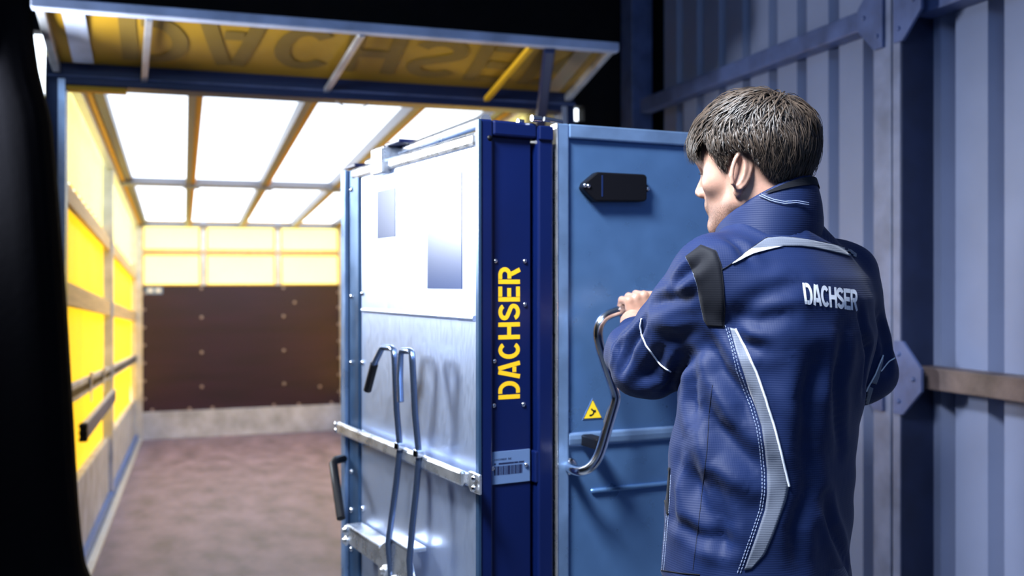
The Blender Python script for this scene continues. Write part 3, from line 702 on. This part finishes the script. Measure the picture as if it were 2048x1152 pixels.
# right hand resting on the free edge of the door
SR_ = P(.661, 2.03, 1.487); ER_ = PX(1722, 742, 2.09); WR_ = P(.66, 2.36, 1.24)
ge = P(.742, 2.60, 1.27)
rV, rQ = hand((ge[0] - .03, ge[1] - .10, ge[2]), (0.1, .1, 1.), (.35, .93, .0), (.93, -.35, .0), .0125, WR_)
# arms and trunk inside the clothes
lo = (-.36, -.30, .90); hi = (.40, .62, 1.66); hb = .012
G = grid_of(lo, hi, hb)
D = cone(G, P(.465, 1.88, .98), P(.50, 1.88, 1.40), .11, .12)
for S_, E_, W_ in ((SL, EL, WL), (SR_, ER_, WR_)):
    D = smin(D, cone(G, P(.50, 1.88, 1.42), S_, .05, .05), .05); D = smin(D, cone(G, S_, E_, .048, .042), .03); D = smin(D, cone(G, E_, W_, .042, .028), .02)
D = smin(D, cone(G, P(.50, 1.88, 1.42), P(.468, 1.868, 1.62), .05, .05), .03)
tV, tQ = nets(D, lo, hb)
Vs = []; Qs = []; n0 = 0
for v_, q_ in ((headV, headQ), (hV, hQ), (rV, rQ), (tV, tQ)):
    Vs.append(v_); Qs.append(q_ + n0); n0 += len(v_)
base = cam_pt(BC, BD, 0)
person = bpy.data.objects.new('person', np_mesh('person', np.concatenate(Vs), np.concatenate(Qs), M['skin'])); COL.objects.link(person)
bd = np.zeros(len(person.data.vertices)); hvv = V_head
def sst(x, a, b): t = np.clip((x - a) / (b - a), 0, 1); return t * t * (3 - 2 * t)
jaw = np.maximum(sst(-hvv[:, 2], .035, .062) * sst(hvv[:, 1], -.012, .022), sst(hvv[:, 1], .068, .08) * sst(-hvv[:, 2], .028, .036)) * (1 - sst(-hvv[:, 2], .10, .125))
bd[:len(hvv)] = jaw
ca = person.data.color_attributes.new('beard', 'FLOAT_COLOR', 'POINT'); ca.data.foreach_set('color', np.repeat(bd, 4).astype(np.float32))
nt = M['skin'].node_tree; pb = nt.nodes['Principled BSDF']; src = pb.inputs['Base Color'].links[0].from_socket
at_ = nt.nodes.new('ShaderNodeAttribute'); at_.attribute_name = 'beard'; nz = nt.nodes.new('ShaderNodeTexNoise'); nz.inputs['Scale'].default_value = 420; nz.inputs['Detail'].default_value = 2
mr = nt.nodes.new('ShaderNodeMapRange'); mr.inputs[1].default_value = .35; mr.inputs[2].default_value = .65; mr.inputs[3].default_value = .25; mr.inputs[4].default_value = .85
tcs = nt.nodes.new('ShaderNodeTexCoord'); nt.links.new(tcs.outputs['Object'], nz.inputs['Vector']); nt.links.new(nz.outputs[0], mr.inputs[0])
mu = nt.nodes.new('ShaderNodeMath'); mu.operation = 'MULTIPLY'; nt.links.new(at_.outputs['Fac'], mu.inputs[0]); nt.links.new(mr.outputs[0], mu.inputs[1])
mxs = nt.nodes.new('ShaderNodeMix'); mxs.data_type = 'RGBA'; nt.links.new(mu.outputs[0], mxs.inputs[0]); nt.links.new(src, mxs.inputs[6]); mxs.inputs[7].default_value = (.15, .085, .06, 1)
nt.links.new(mxs.outputs[2], pb.inputs['Base Color'])
person.location = base; person.rotation_euler = (0, 0, -YAW)
tag(person, 'man in navy work jacket seen from behind, gripping the cabinet door handle', 'person')

# ---- jacket: torso rings + sleeves
rings = [  # z, centre c, half width (shoulder direction), half depth
 (.90, .461, .214, .156), (.96, .462, .214, .156), (1.067, .467, .211, .153), (1.21, .481, .212, .151), (1.30, .497, .217, .153), (1.39, .511, .224, .154),
 (1.45, .515, .222, .146), (1.49, .513, .210, .132), (1.525, .508, .180, .112), (1.56, .500, .128, .092), (1.60, .486, .085, .078), (1.66, .475, .06, .06)]
rz, rc, ra, rb = (np.array(k) for k in zip(*rings))
jh = .0052; lo = (-.37, -.31, .905); hi = (.41, .45, 1.66)
G = grid_of(lo, hi, jh); zs = G[2][0, 0, :]
cc = np.interp(zs, rz, rc) - BC; aa = np.interp(zs, rz, ra); bb = np.interp(zs, rz, rb)
X = G[0] - cc[None, None, :]; l_ = X * Lv[0] + G[1] * Lv[1]; f_ = X * Fv[0] + G[1] * Fv[1]
pw = 2.35
k0 = (np.abs(l_ / aa) ** pw + np.abs(f_ / bb) ** pw) ** (1 / pw)
D = ((k0 - 1) * np.minimum(aa, bb)).astype(np.float32)
D = np.maximum(D, .932 - G[2] + .012 * (-X / .2))                          # hem
D = smin(D, cone(G, P(.49, 1.875, 1.545), (SL[0] + .035, SL[1] + .02, SL[2] - .008), .062, .072), .05)
D = smin(D, cone(G, P(.515, 1.885, 1.535), (SR_[0] - .02, SR_[1] - .02, SR_[2] - .012), .062, .078), .05)
def sleeve(S_, E_, W_, r0, r1, r2):
    a = cone(G, S_, E_, r0, r1); return smin(a, cone(G, E_, W_, r1 * .98, r2), .025)
sl = sleeve(SL, EL, tuple(np.array(WL) * .60 + np.array(EL) * .40), .082, .067, .046)
sl = smin(sl, ell(G, PX(1296, 750, 1.93), (.055, .05, .040)), .03)
sl = smin(sl, ell(G, PX(1258, 706, 2.02), (.048, .07, .050)), .03)
D = smin(D, sl, .028)
D = smin(D, sleeve(SR_, ER_, WR_, .084, .067, .050), .028)
V, Q = nets(D, lo, jh); del G, X, l_, f_, k0, D, sl
N = vnormals(V, Q)
bvh = BVHTree.FromPolygons(V.tolist(), Q.tolist())
def shoot(px, py, tree=None):
    h = (tree or bvh).ray_cast(CAML, rdir(px, py)); return h[0], h[1]
# folds: (pixel polyline, depth, half-width)
folds = [
 ([(1455, 655), (1490, 690), (1530, 700)], -.006, .014), ([(1462, 640), (1520, 640), (1580, 625)], -.006, .016), ([(1465, 625), (1530, 595), (1600, 560)], -.005, .018),
 ([(1420, 690), (1440, 740), (1485, 800), (1500, 850)], -.010, .018), ([(1400, 800), (1430, 850), (1480, 900), (1520, 945)], -.010, .020),
 ([(1385, 850), (1420, 930), (1500, 980)], .007, .020), ([(1390, 740), (1380, 800), (1395, 870)], -.007, .016), ([(1360, 930), (1400, 990), (1440, 1080)], -.007, .020),
 ([(1345, 1040), (1400, 1075), (1470, 1090)], -.006, .015), ([(1375, 900), (1362, 980), (1360, 1060)], .005, .016), ([(1430, 960), (1450, 1040), (1440, 1130)], -.006, .016),
 ([(1640, 720), (1610, 800), (1610, 900), (1630, 1000)], -.007, .022), ([(1690, 660), (1675, 780), (1680, 900)], -.006, .020), ([(1570, 700), (1590, 800), (1600, 900)], .005, .025),
 ([(1650, 1000), (1665, 1060), (1690, 1120)], -.008, .016), ([(1610, 990), (1590, 1060), (1600, 1130)], -.006, .020), ([(1720, 620), (1735, 700), (1725, 780)], -.006, .014),
 # sleeve
 ([(1400, 520), (1370, 545), (1345, 575)], -.008, .012), ([(1385, 590), (1340, 600), (1305, 605)], -.007, .013), ([(1395, 640), (1350, 650), (1300, 645)], .005, .016),
 ([(1290, 640), (1262, 690), (1240, 745)], -.007, .010), ([(1270, 650), (1235, 690), (1220, 730)], .004, .010), ([(1330, 690), (1300, 740), (1270, 770)], -.005, .014),
 ([(1420, 690), (1370, 720), (1340, 770)], -.006, .016), ([(1250, 660), (1228, 690), (1222, 715)], -.005, .008), ([(1310, 775), (1330, 755), (1350, 700)], .005, .014),
 # yoke and shoulder
 ([(1500, 440), (1540, 462), (1600, 470)], -.005, .012), ([(1600, 440), (1640, 465), (1690, 500)], -.004, .012), ([(1455, 470), (1480, 490), (1500, 520)], -.004, .012),
 ([(1755, 640), (1770, 690), (1775, 740)], -.005, .012),
]
disp = np.zeros(len(V))
for pts, amp, wd in folds:
    poly = []
    for (a, b2) in zip(pts[:-1], pts[1:]):
        for k in range(8):
            t = k / 8; p, n = shoot(a[0] * (1 - t) + b2[0] * t, a[1] * (1 - t) + b2[1] * t)
            if p is not None: poly.append(p)
    p, n = shoot(*pts[-1])
    if p is not None: poly.append(p)
    if len(poly) < 3: continue
    A = np.array(poly); m = len(A)
    box = ((V > A.min(0) - 3 * wd) & (V < A.max(0) + 3 * wd)).all(1); I = np.where(box)[0]
    d2 = np.full(len(I), 1e9); fade = np.zeros(len(I))
    for k in range(m):
        dd = ((V[I] - A[k]) ** 2).sum(1); bt = dd < d2; d2[bt] = dd[bt]; fade[bt] = math.sin(math.pi * (k + .6) / (m + .2)) ** .5
    e = np.exp(-d2 / wd ** 2); e2 = np.exp(-(np.sqrt(d2) - 1.6 * wd) ** 2 / wd ** 2)
    disp[I] += 1.55 * amp * fade * (e - .45 * e2)
# small irregular creasing of the cloth
def wob(v, f, ph): return np.sin(v[:, 0] * f[0] + v[:, 1] * f[1] + v[:, 2] * f[2] + ph + 1.3 * np.sin(v[:, 2] * 17 + v[:, 0] * 9 + ph))
disp += .0016 * wob(V, (34, 22, 18), .4) + .0012 * wob(V, (-25, 60, 45), 1.9) + .0009 * wob(V, (70, -40, 66), 4.0)
V = V + N * disp[:, None]
jacket = bpy.data.objects.new('jacket', np_mesh('jacket', V, Q, M['jacket'])); COL.objects.link(jacket); jacket.parent = person
jacket['label'] = 'navy ripstop work jacket with grey bands'
bvh = BVHTree.FromPolygons(V.tolist(), Q.tolist())

# ---- pieces sewn on the jacket, laid on its surface
def resample(pts, n):
    p = [Vector(q) for q in pts]; L = [0]
    for a, b2 in zip(p[:-1], p[1:]): L.append(L[-1] + (b2 - a).length)
    out = []
    for k in range(n + 1):
        s = L[-1] * k / n; i = 0
        while i < len(L) - 2 and L[i + 1] < s: i += 1
        t = 0 if L[i + 1] == L[i] else (s - L[i]) / (L[i + 1] - L[i]); out.append(p[i].lerp(p[i + 1], t))
    return out
def band(name, m, A, B, n=40, k=6, off=.0016, parent=None):
    A = resample(A, n); B = resample(B, n); mb = MB(); grid = []
    for i in range(n + 1):
        row = []
        for j in range(k + 1):
            q = A[i].lerp(B[i], j / k); h, nn = shoot(q.x, q.y)
            row.append(None if h is None else h + nn * off)
        grid.append(row)
    vs = []; idm = {}
    fs = []
    for i in range(n):
        for j in range(k):
            q = [(i, j), (i + 1, j), (i + 1, j + 1), (i, j + 1)]
            pp = [grid[a][b2] for a, b2 in q]
            if any(p is None for p in pp): continue
            if max((pp[a] - pp[(a + 1) % 4]).length for a in range(4)) > .06: continue
            f = []
            for key, p in zip(q, pp):
                if key not in idm: idm[key] = len(vs); vs.append(p)
                f.append(idm[key])
            fs.append(tuple(f))
    par = list(range(len(vs)))                     # keep the largest connected piece
    def root(a):
        while par[a] != a: par[a] = par[par[a]]; a = par[a]
        return a
    for f in fs:
        for a in f[1:]: par[root(a)] = root(f[0])
    if fs:
        rt = [root(f[0]) for f in fs]; best = max(set(rt), key=rt.count); fs = [f for f, r_ in zip(fs, rt) if r_ == best]
        used = sorted({a for f in fs for a in f}); mp = {a: i for i, a in enumerate(used)}
        vs = [vs[a] for a in used]; fs = [tuple(mp[a] for a in f) for f in fs]
    mb.add(vs, fs, True); o = mb.build(name, m, parent or jacket)
    sd = o.modifiers.new('thickness', 'SOLIDIFY'); sd.thickness = .0012; sd.offset = 0
    return o
def cord(name, m, pts, r, off=.0012, n=60, parent=None):
    P3 = []
    for q in resample(pts, n):
        h, nn = shoot(q.x, q.y)
        if h is not None and (not P3 or (h - P3[-1]).length < .04): P3.append(h + nn * off)
    if len(P3) > 3: return MB().tube(P3, r, 6).build(name, m, parent or jacket)
def stitches(pts, n=70):
    mb = MB(); q = resample(pts, 2 * n)
    for i in range(0, 2 * n, 2):
        a, na = shoot(q[i].x, q[i].y); c, nc = shoot(q[i + 1].x, q[i + 1].y)
        if a is None or c is None or (a - c).length > .03: continue
        c2 = a.lerp(c, 1.25); mb.tube([a + na * .0007, c2 + nc * .0007], .00075, 4)
    if mb.v: mb.build('stitching', M['thread'], jacket)
arm = ([(1372, 514), (1385, 540), (1396, 575), (1402, 610), (1408, 640), (1416, 651)], [(1402, 491), (1432, 503), (1442, 530), (1447, 570), (1450, 620), (1447, 655)])
band('armhole_panel', M['jacketblk'], *arm)
cord('seam', M['thread'], arm[0], .0006, .0014); cord('seam', M['jacketblk'], arm[1], .0010, .0014)
yu = [(1464, 527), (1502, 498), (1533, 477), (1560, 475), (1587, 477), (1620, 481), (1650, 487), (1680, 494), (1700, 500), (1712, 509)]
yl = [(1464, 528), (1506, 507), (1540, 498), (1566, 493), (1600, 493), (1625, 496), (1650, 501), (1680, 508), (1702, 514), (1711, 517)]
band('yoke_band', M['greyband'], yu, yl)
band('yoke_flash', M['piping'], [(1464, 527), (1484, 512), (1503, 499)], [(1465, 528), (1510, 507), (1566, 494)], n=16, off=.0026)
cord('seam', M['jacketblk'], [(1440, 541), (1452, 535), (1464, 527), (1502, 497), (1533, 476), (1587, 476), (1650, 486), (1700, 498)], .0009)
sg_l = [(1460, 655), (1471, 698), (1486, 740), (1500, 780), (1513, 815), (1523, 853), (1530, 900), (1534, 942), (1534, 985), (1530, 1020), (1514, 1067), (1488, 1140)]
sg_r = [(1473, 658), (1490, 697), (1511, 742), (1530, 795), (1547, 849), (1563, 910), (1577, 971), (1571, 1000), (1560, 1031), (1546, 1070), (1529, 1108), (1502, 1137)]
band('side_band', M['greyband'], sg_l, sg_r, n=70)
cord('side_piping', M['piping'], [(1472, 657), (1490, 697), (1511, 742), (1530, 795), (1547, 849), (1563, 910), (1577, 972)], .0022, .0022)
stitches([(1450, 650), (1462, 690), (1474, 742), (1490, 785), (1502, 815), (1513, 855), (1520, 900), (1524, 945), (1524, 985), (1519, 1020), (1503, 1067), (1474, 1148)])
stitches([(1456, 655), (1467, 695), (1480, 742), (1496, 785), (1508, 815), (1518, 855), (1525, 900), (1529, 945), (1529, 985), (1524, 1020), (1508, 1067), (1480, 1148)])
band('side_band', M['greyband'], [(1763, 712), (1750, 750), (1742, 765)], [(1765, 716), (1757, 755), (1752, 768)], n=16)
band('side_band', M['greyband'], [(1738, 772), (1727, 800), (1719, 838), (1716, 858)], [(1746, 776), (1737, 806), (1726, 838), (1718, 860)], n=16)
cord('side_piping', M['piping'], [(1764, 711), (1750, 748), (1735, 775), (1724, 806)], .0016, .0022)
cord('sleeve_piping', M['piping'], [(1284, 637), (1281, 652), (1284, 668), (1293, 690), (1308, 712), (1323, 730), (1340, 742)], .0017, .0018)
cord('sleeve_piping', M['piping'], [(1788, 716), (1778, 722), (1768, 733), (1761, 742)], .0013, .0018)
stitches([(1338, 948), (1336, 1000), (1331, 1060), (1324, 1142)], 60); stitches([(1342, 950), (1340, 1000), (1335, 1060), (1328, 1142)], 60)
band('pocket_zip', M['jacketblk'], [(1338, 935), (1333, 965), (1330, 1000), (1335, 1030)], [(1341, 935), (1340, 965), (1338, 1000), (1338, 1030)], n=16, k=2)
cord('seam', M['jacketblk'], [(1425, 770), (1418, 830), (1414, 900), (1405, 980), (1392, 1090), (1386, 1140)], .0005, .0004)
cord('seam', M['jacketblk'], [(1322, 1140), (1360, 1146), (1400, 1149)], .0009, .0008)
stitches([(1402, 492), (1432, 503), (1442, 530), (1447, 570), (1450, 620), (1447, 655)], 50)
# back lettering
gl, tot = text_quads('DACHSER', .02, .205)
qtl, qtr, qbl, qbr = Vector((1604, 566)), Vector((1713, 581)), Vector((1609, 608)), Vector((1714, 622))
for qs in gl:
    mb = MB()
    for q in qs:
        pp = []
        for x, y in q:
            u = x / tot; u = u * (1.10 - .10 * u); v = y
            p2 = qbl.lerp(qbr, u).lerp(qtl.lerp(qtr, u), v); h, nn = shoot(p2.x, p2.y); pp.append(h + nn * .0016)
        mb.add(pp, [(0, 1, 2, 3)])
    mb.build('back_letter', M['white'], jacket)

# ---- collar: open stand-up ring, lining band at the nape
def collar_ring(cpx, cpy, d, rl, rf, tilt, n=40):
    c = np.array(PX(cpx, cpy, d)); out = []
    for k in range(n):
        a = 2 * math.pi * k / n; f = math.cos(a); l = math.sin(a)
        out.append((c[0] + Fv[0] * f * rf + Lv[0] * l * rl, c[1] + Fv[1] * f * rf + Lv[1] * l * rl, c[2] - tilt * f))
    return out
def loft(rs, name, m, parent, th=.004):
    n = len(rs[0]); mb = MB(); vs = [p for r_ in rs for p in r_]; fs = []
    for i in range(len(rs) - 1):
        for k in range(n): fs.append((i * n + k, i * n + (k + 1) % n, (i + 1) * n + (k + 1) % n, (i + 1) * n + k))
    mb.add(vs, fs, True); o = mb.build(name, m, parent)
    sd = o.modifiers.new('thickness', 'SOLIDIFY'); sd.thickness = th; sd.offset = 1
    ss = o.modifiers.new('smooth', 'SUBSURF'); ss.levels = 1; ss.render_levels = 1
    return o
c0 = collar_ring(1548, 522, 1.87, .118, .080, .012); c1 = collar_ring(1540, 458, 1.87, .100, .094, .028)
c2 = collar_ring(1534, 432, 1.868, .088, .093, .042); c3 = collar_ring(1529, 413, 1.866, .081, .090, .050); c3b = collar_ring(1528, 411, 1.866, .078, .087, .050); c4 = collar_ring(1531, 428, 1.866, .072, .082, .047)
col_o = loft([c0, c1, c2, c3, c3b, c4], 'collar', M['jacket'], jacket)
bv2 = BVHTree.FromPolygons([Vector(p) for r_ in (c0, c1, c2, c3) for p in r_], [(i * 40 + k, i * 40 + (k + 1) % 40, (i + 1) * 40 + (k + 1) % 40, (i + 1) * 40 + k) for i in range(3) for k in range(40)])
bvh_j = bvh; bvh = bv2
def lin(u, v):
    a = 112 + 150 * u; k = a / 9.0; i0 = int(k) % 40; t = k - int(k); e = (1 - abs(2 * u - 1)) ** .5
    p = [Vector(r_[i0]).lerp(Vector(r_[(i0 + 1) % 40]), t) for r_ in (c1, c2, c3)]
    v0 = .98 - (.98 - .42) * min(1, e * 1.25); vv = v0 + (.99 - v0) * v; q = p[1].lerp(p[2], vv); ctr = sum((Vector(r_) for r_ in c2), Vector()) / 40
    n = (q - ctr); n.z = 0; return q + n.normalized() * .0058
MB().grid(lin, 40, 6).build('collar_lining', M['jacketblk'], jacket)
for dy in (0, 4):
    pts = [(1514, 385 + dy), (1532, 394 + dy), (1548, 401 + dy), (1567, 405 + dy), (1590, 403 + dy), (1612, 407 + dy)]
    mb = MB(); P3 = []
    for q in resample(pts, 30):
        h, nn = shoot(q.x, q.y)
        if h is not None: P3.append(h + nn * .0068)
    if len(P3) > 3: MB().tube(P3, .0008, 5).build('stitching', M['thread'], jacket)
bvh = bvh_j

# ---- trousers and shoes
lo = (-.30, -.28, .06); hi = (.30, .28, 1.02); h2 = .009
G = grid_of(lo, hi, h2); D = ell(G, (-.008, 0, .93), (.165, .165, .13))
feet = []
for s_ in (1, -1):
    hip = (-.008 + Lv[0] * .095 * s_, Lv[1] * .095 * s_, .90); kn = (hip[0] + Fv[0] * .03 + Lv[0] * .02 * s_, hip[1] + Fv[1] * .03 + Lv[1] * .02 * s_, .50)
    an = (hip[0] + Lv[0] * .03 * s_, hip[1] + Lv[1] * .03 * s_, .09); feet.append(an)
    leg = smin(cone(G, hip, kn, .098, .070), cone(G, kn, an, .068, .060), .03); D = smin(D, leg, .03)
tv, tq = nets(D, lo, h2); tn = vnormals(tv, tq)
tv = tv + tn * (.004 * wob(tv, (20, 20, 60), 1.) * np.clip(1.1 - tv[:, 2], 0, 1))[:, None]
o = bpy.data.objects.new('trousers', np_mesh('trousers', tv, tq, M['trousers'])); COL.objects.link(o); o.parent = person
for an in feet:
    lo = (an[0] - .24, an[1] - .24, .0); hi = (an[0] + .24, an[1] + .24, .16); G = grid_of(lo, hi, .006)
    tip = (an[0] + Fv[0] * .17, an[1] + Fv[1] * .17, .045); heel = (an[0] - Fv[0] * .05, an[1] - Fv[1] * .05, .05)
    D = smin(cone(G, heel, tip, .046, .042), cone(G, an, (an[0], an[1], .13), .052, .05), .03); D = np.maximum(D, .004 - G[2])
    sv, sq = nets(D, lo, .006)
    o = bpy.data.objects.new('shoe', np_mesh('shoe', sv, sq, M['shoe'])); COL.objects.link(o); o.parent = person

# ---- hair: a close cap plus many thin tapering locks combed from the crown
Ec = np.array((0, -.010, .046)); Er = np.array((.0765, .0975, .0835))
AZ = [0, .45, .75, 1.0, 1.14, 1.26, 1.38, 1.52, 1.80, 1.98, 2.4, 3.15]
LM = [.46, .46, .42, .26, -.05, -.42, -.30, -.04, -.08, -.46, -.74, -.78]
def hlim(d): return np.interp(np.arctan2(np.abs(d[..., 0]), d[..., 1]), AZ, LM)
crown = np.array((-.10, -.50, .86)); crown /= np.linalg.norm(crown)
hv = MB(); nu, nvv = 96, 60; capv = []
for j in range(nvv + 1):
    for i in range(nu):
        ph = math.pi * j / nvv; t_ = 2 * math.pi * i / nu
        capv.append((math.sin(ph) * math.cos(t_), math.sin(ph) * math.sin(t_), math.cos(ph)))
capv = np.array(capv); okv = capv[:, 2] > hlim(capv) + .02; capf = []
for j in range(nvv):
    for i in range(nu):
        q = (j * nu + i, j * nu + (i + 1) % nu, (j + 1) * nu + (i + 1) % nu, (j + 1) * nu + i)
        if okv[list(q)].all(): capf.append(q)
hv.add([tuple(p) for p in head2body(Ec + capv * (Er + .0035))], capf, True)
r2_ = np.random.default_rng(3); NH = 17000
d0 = r2_.normal(size=(NH * 3, 3)); d0 /= np.linalg.norm(d0, axis=1, keepdims=True); d0 = d0[d0[:, 2] > hlim(d0)][:NH]; NH = len(d0)
rnd = r2_.random(NH); rnd2 = r2_.random(NH)
cl1 = np.sin(d0[:, 0] * 27 + d0[:, 2] * 21 + 2 * np.sin(d0[:, 1] * 13)); cl2 = np.sin(d0[:, 1] * 35 + d0[:, 0] * 15 + 1.5 * np.sin(d0[:, 2] * 17))
ln = (.042 + .022 * rnd) * np.where(d0[:, 2] > .2, 1.1, .85)
az0 = np.arctan2(np.abs(d0[:, 0]), d0[:, 1])
ln = np.where((az0 < 1.0) & (d0[:, 2] < .75), ln * 1.25, ln)
ln = np.where((az0 > 1.0) & (az0 < 2.0) & (d0[:, 2] < .35), ln * .62, ln); ln = np.where(d0[:, 2] < -.35, ln * .5, ln)
lift = (.005 + .013 * rnd2) * np.clip(.45 + .8 * (d0[:, 2] + .3), .4, 1.35)
SEG = 7
def proj(v, cur): return v - cur * (v * cur).sum(1, keepdims=True)
def unit(v): return v / (np.linalg.norm(v, axis=1, keepdims=True) + 1e-6)
jit = r2_.normal(size=(NH, 3)) * .20
wav = np.stack([np.sin(d0[:, 2] * 41 + d0[:, 1] * 29), np.sin(d0[:, 0] * 33 + d0[:, 2] * 23), np.zeros(NH)], 1)
for attempt in range(5):
    cur = d0.copy(); pts = [Ec + cur * (Er + .002)]; bad = np.zeros(NH, bool)
    for k in range(SEG):
        away = unit(proj(cur - crown, cur)); down = proj(np.tile((0, 0, -1.), (NH, 1)), cur); fw = proj(np.tile((.15, 1., 0), (NH, 1)), cur); bk = -fw
        top = cur[:, 2] > .45; side_ = (np.arctan2(np.abs(cur[:, 0]), cur[:, 1]) > 1.1) & (cur[:, 2] < .3)
        t3 = away * np.where(top, .75, .35)[:, None] + down * np.where(top, .25, .70)[:, None] + fw * np.where((cur[:, 1] > -.3) & top, .45, .10)[:, None] \
             + bk * np.where(side_, .30, 0.)[:, None] + wav * (.34 + .22 * cl1)[:, None] * (k / SEG + .3) + jit
        cur = unit(cur + unit(proj(t3, cur)) * (ln / SEG / .085)[:, None])
        u = (k + 1) / SEG
        h = .003 + lift * math.sin(math.pi * min(1., .18 + .66 * u)) + .0050 * cl2 * u + .004 * (rnd > .85) * u
        h = h + np.where((cur[:, 2] < -.25) & (cur[:, 1] < .2), .016 * np.clip(-.25 - cur[:, 2], 0, 1), 0)
        q = Ec + cur * (Er + h[:, None])
        fr_ = (cur[:, 1] > .55) & (cur[:, 2] < .70)
        q = q + np.where(fr_, u, 0)[:, None] * np.array((0, .010, -.006)); pts.append(q)
        bad |= cur[:, 2] < hlim(cur) - np.where(np.arctan2(np.abs(cur[:, 0]), cur[:, 1]) < .9, .52, .12)
    ln = np.where(bad, ln * .68, ln)
pts = np.stack(pts, 1)                                        # strand, point, xyz
tg = np.gradient(pts, axis=1); out = pts - Ec; out /= np.linalg.norm(out, axis=2, keepdims=True); sd = np.cross(tg, out); sd /= np.linalg.norm(sd, axis=2, keepdims=True) + 1e-9
kk = np.arange(SEG + 1) / SEG
wk = (.0005 + .0007 * rnd2 ** 2)[:, None] * ((.7 + .6 * np.sin(np.pi * kk)) * (1 - kk ** 2.4))[None, :] + .00012
rows = np.stack([pts - sd * wk[..., None], pts + out * wk[..., None] * .8, pts + sd * wk[..., None]], 2).reshape(-1, 3)
rows = head2body(rows); base_i = np.arange(NH)[:, None, None] * (3 * (SEG + 1)) + np.arange(SEG)[None, :, None] * 3
fA = base_i + np.array((0, 1, 4, 3)); fB = base_i + np.array((1, 2, 5, 4))
hv.add(rows.tolist(), np.concatenate([fA.reshape(-1, 4), fB.reshape(-1, 4)]).tolist(), True)
hair = hv.build('hair', M['hair'], person); hair['label'] = 'short tousled brown hair'
# eyebrow, lashes and eyes
for s_ in (1, -1):
    mb = MB()
    for k in range(46):
        t = r2_.random(); x = .010 + .036 * t; p = np.array((s_ * x, .0935 - .020 * t ** 2, .0315 + .006 * math.sin(math.pi * t) + r2_.normal() * .0016))
        q = p + np.array((s_ * .006, -.001, .0025 + r2_.normal() * .001)); m_ = (p + q) / 2 + np.array((0, .002, 0))
        mb.tube([Vector(v) for v in head2body(np.array([p, m_, q]))], .0006, 4)
    for k in range(14):
        t = k / 13; p = np.array((s_ * (.020 + .024 * t), .0805 - .006 * abs(t - .4), .0125)); q = p + np.array((s_ * .001, .007, .001))
        mb.tube([Vector(v) for v in head2body(np.array([p, q]))], .0004, 4)
    mb.build('eyebrow', M['hair'], person)
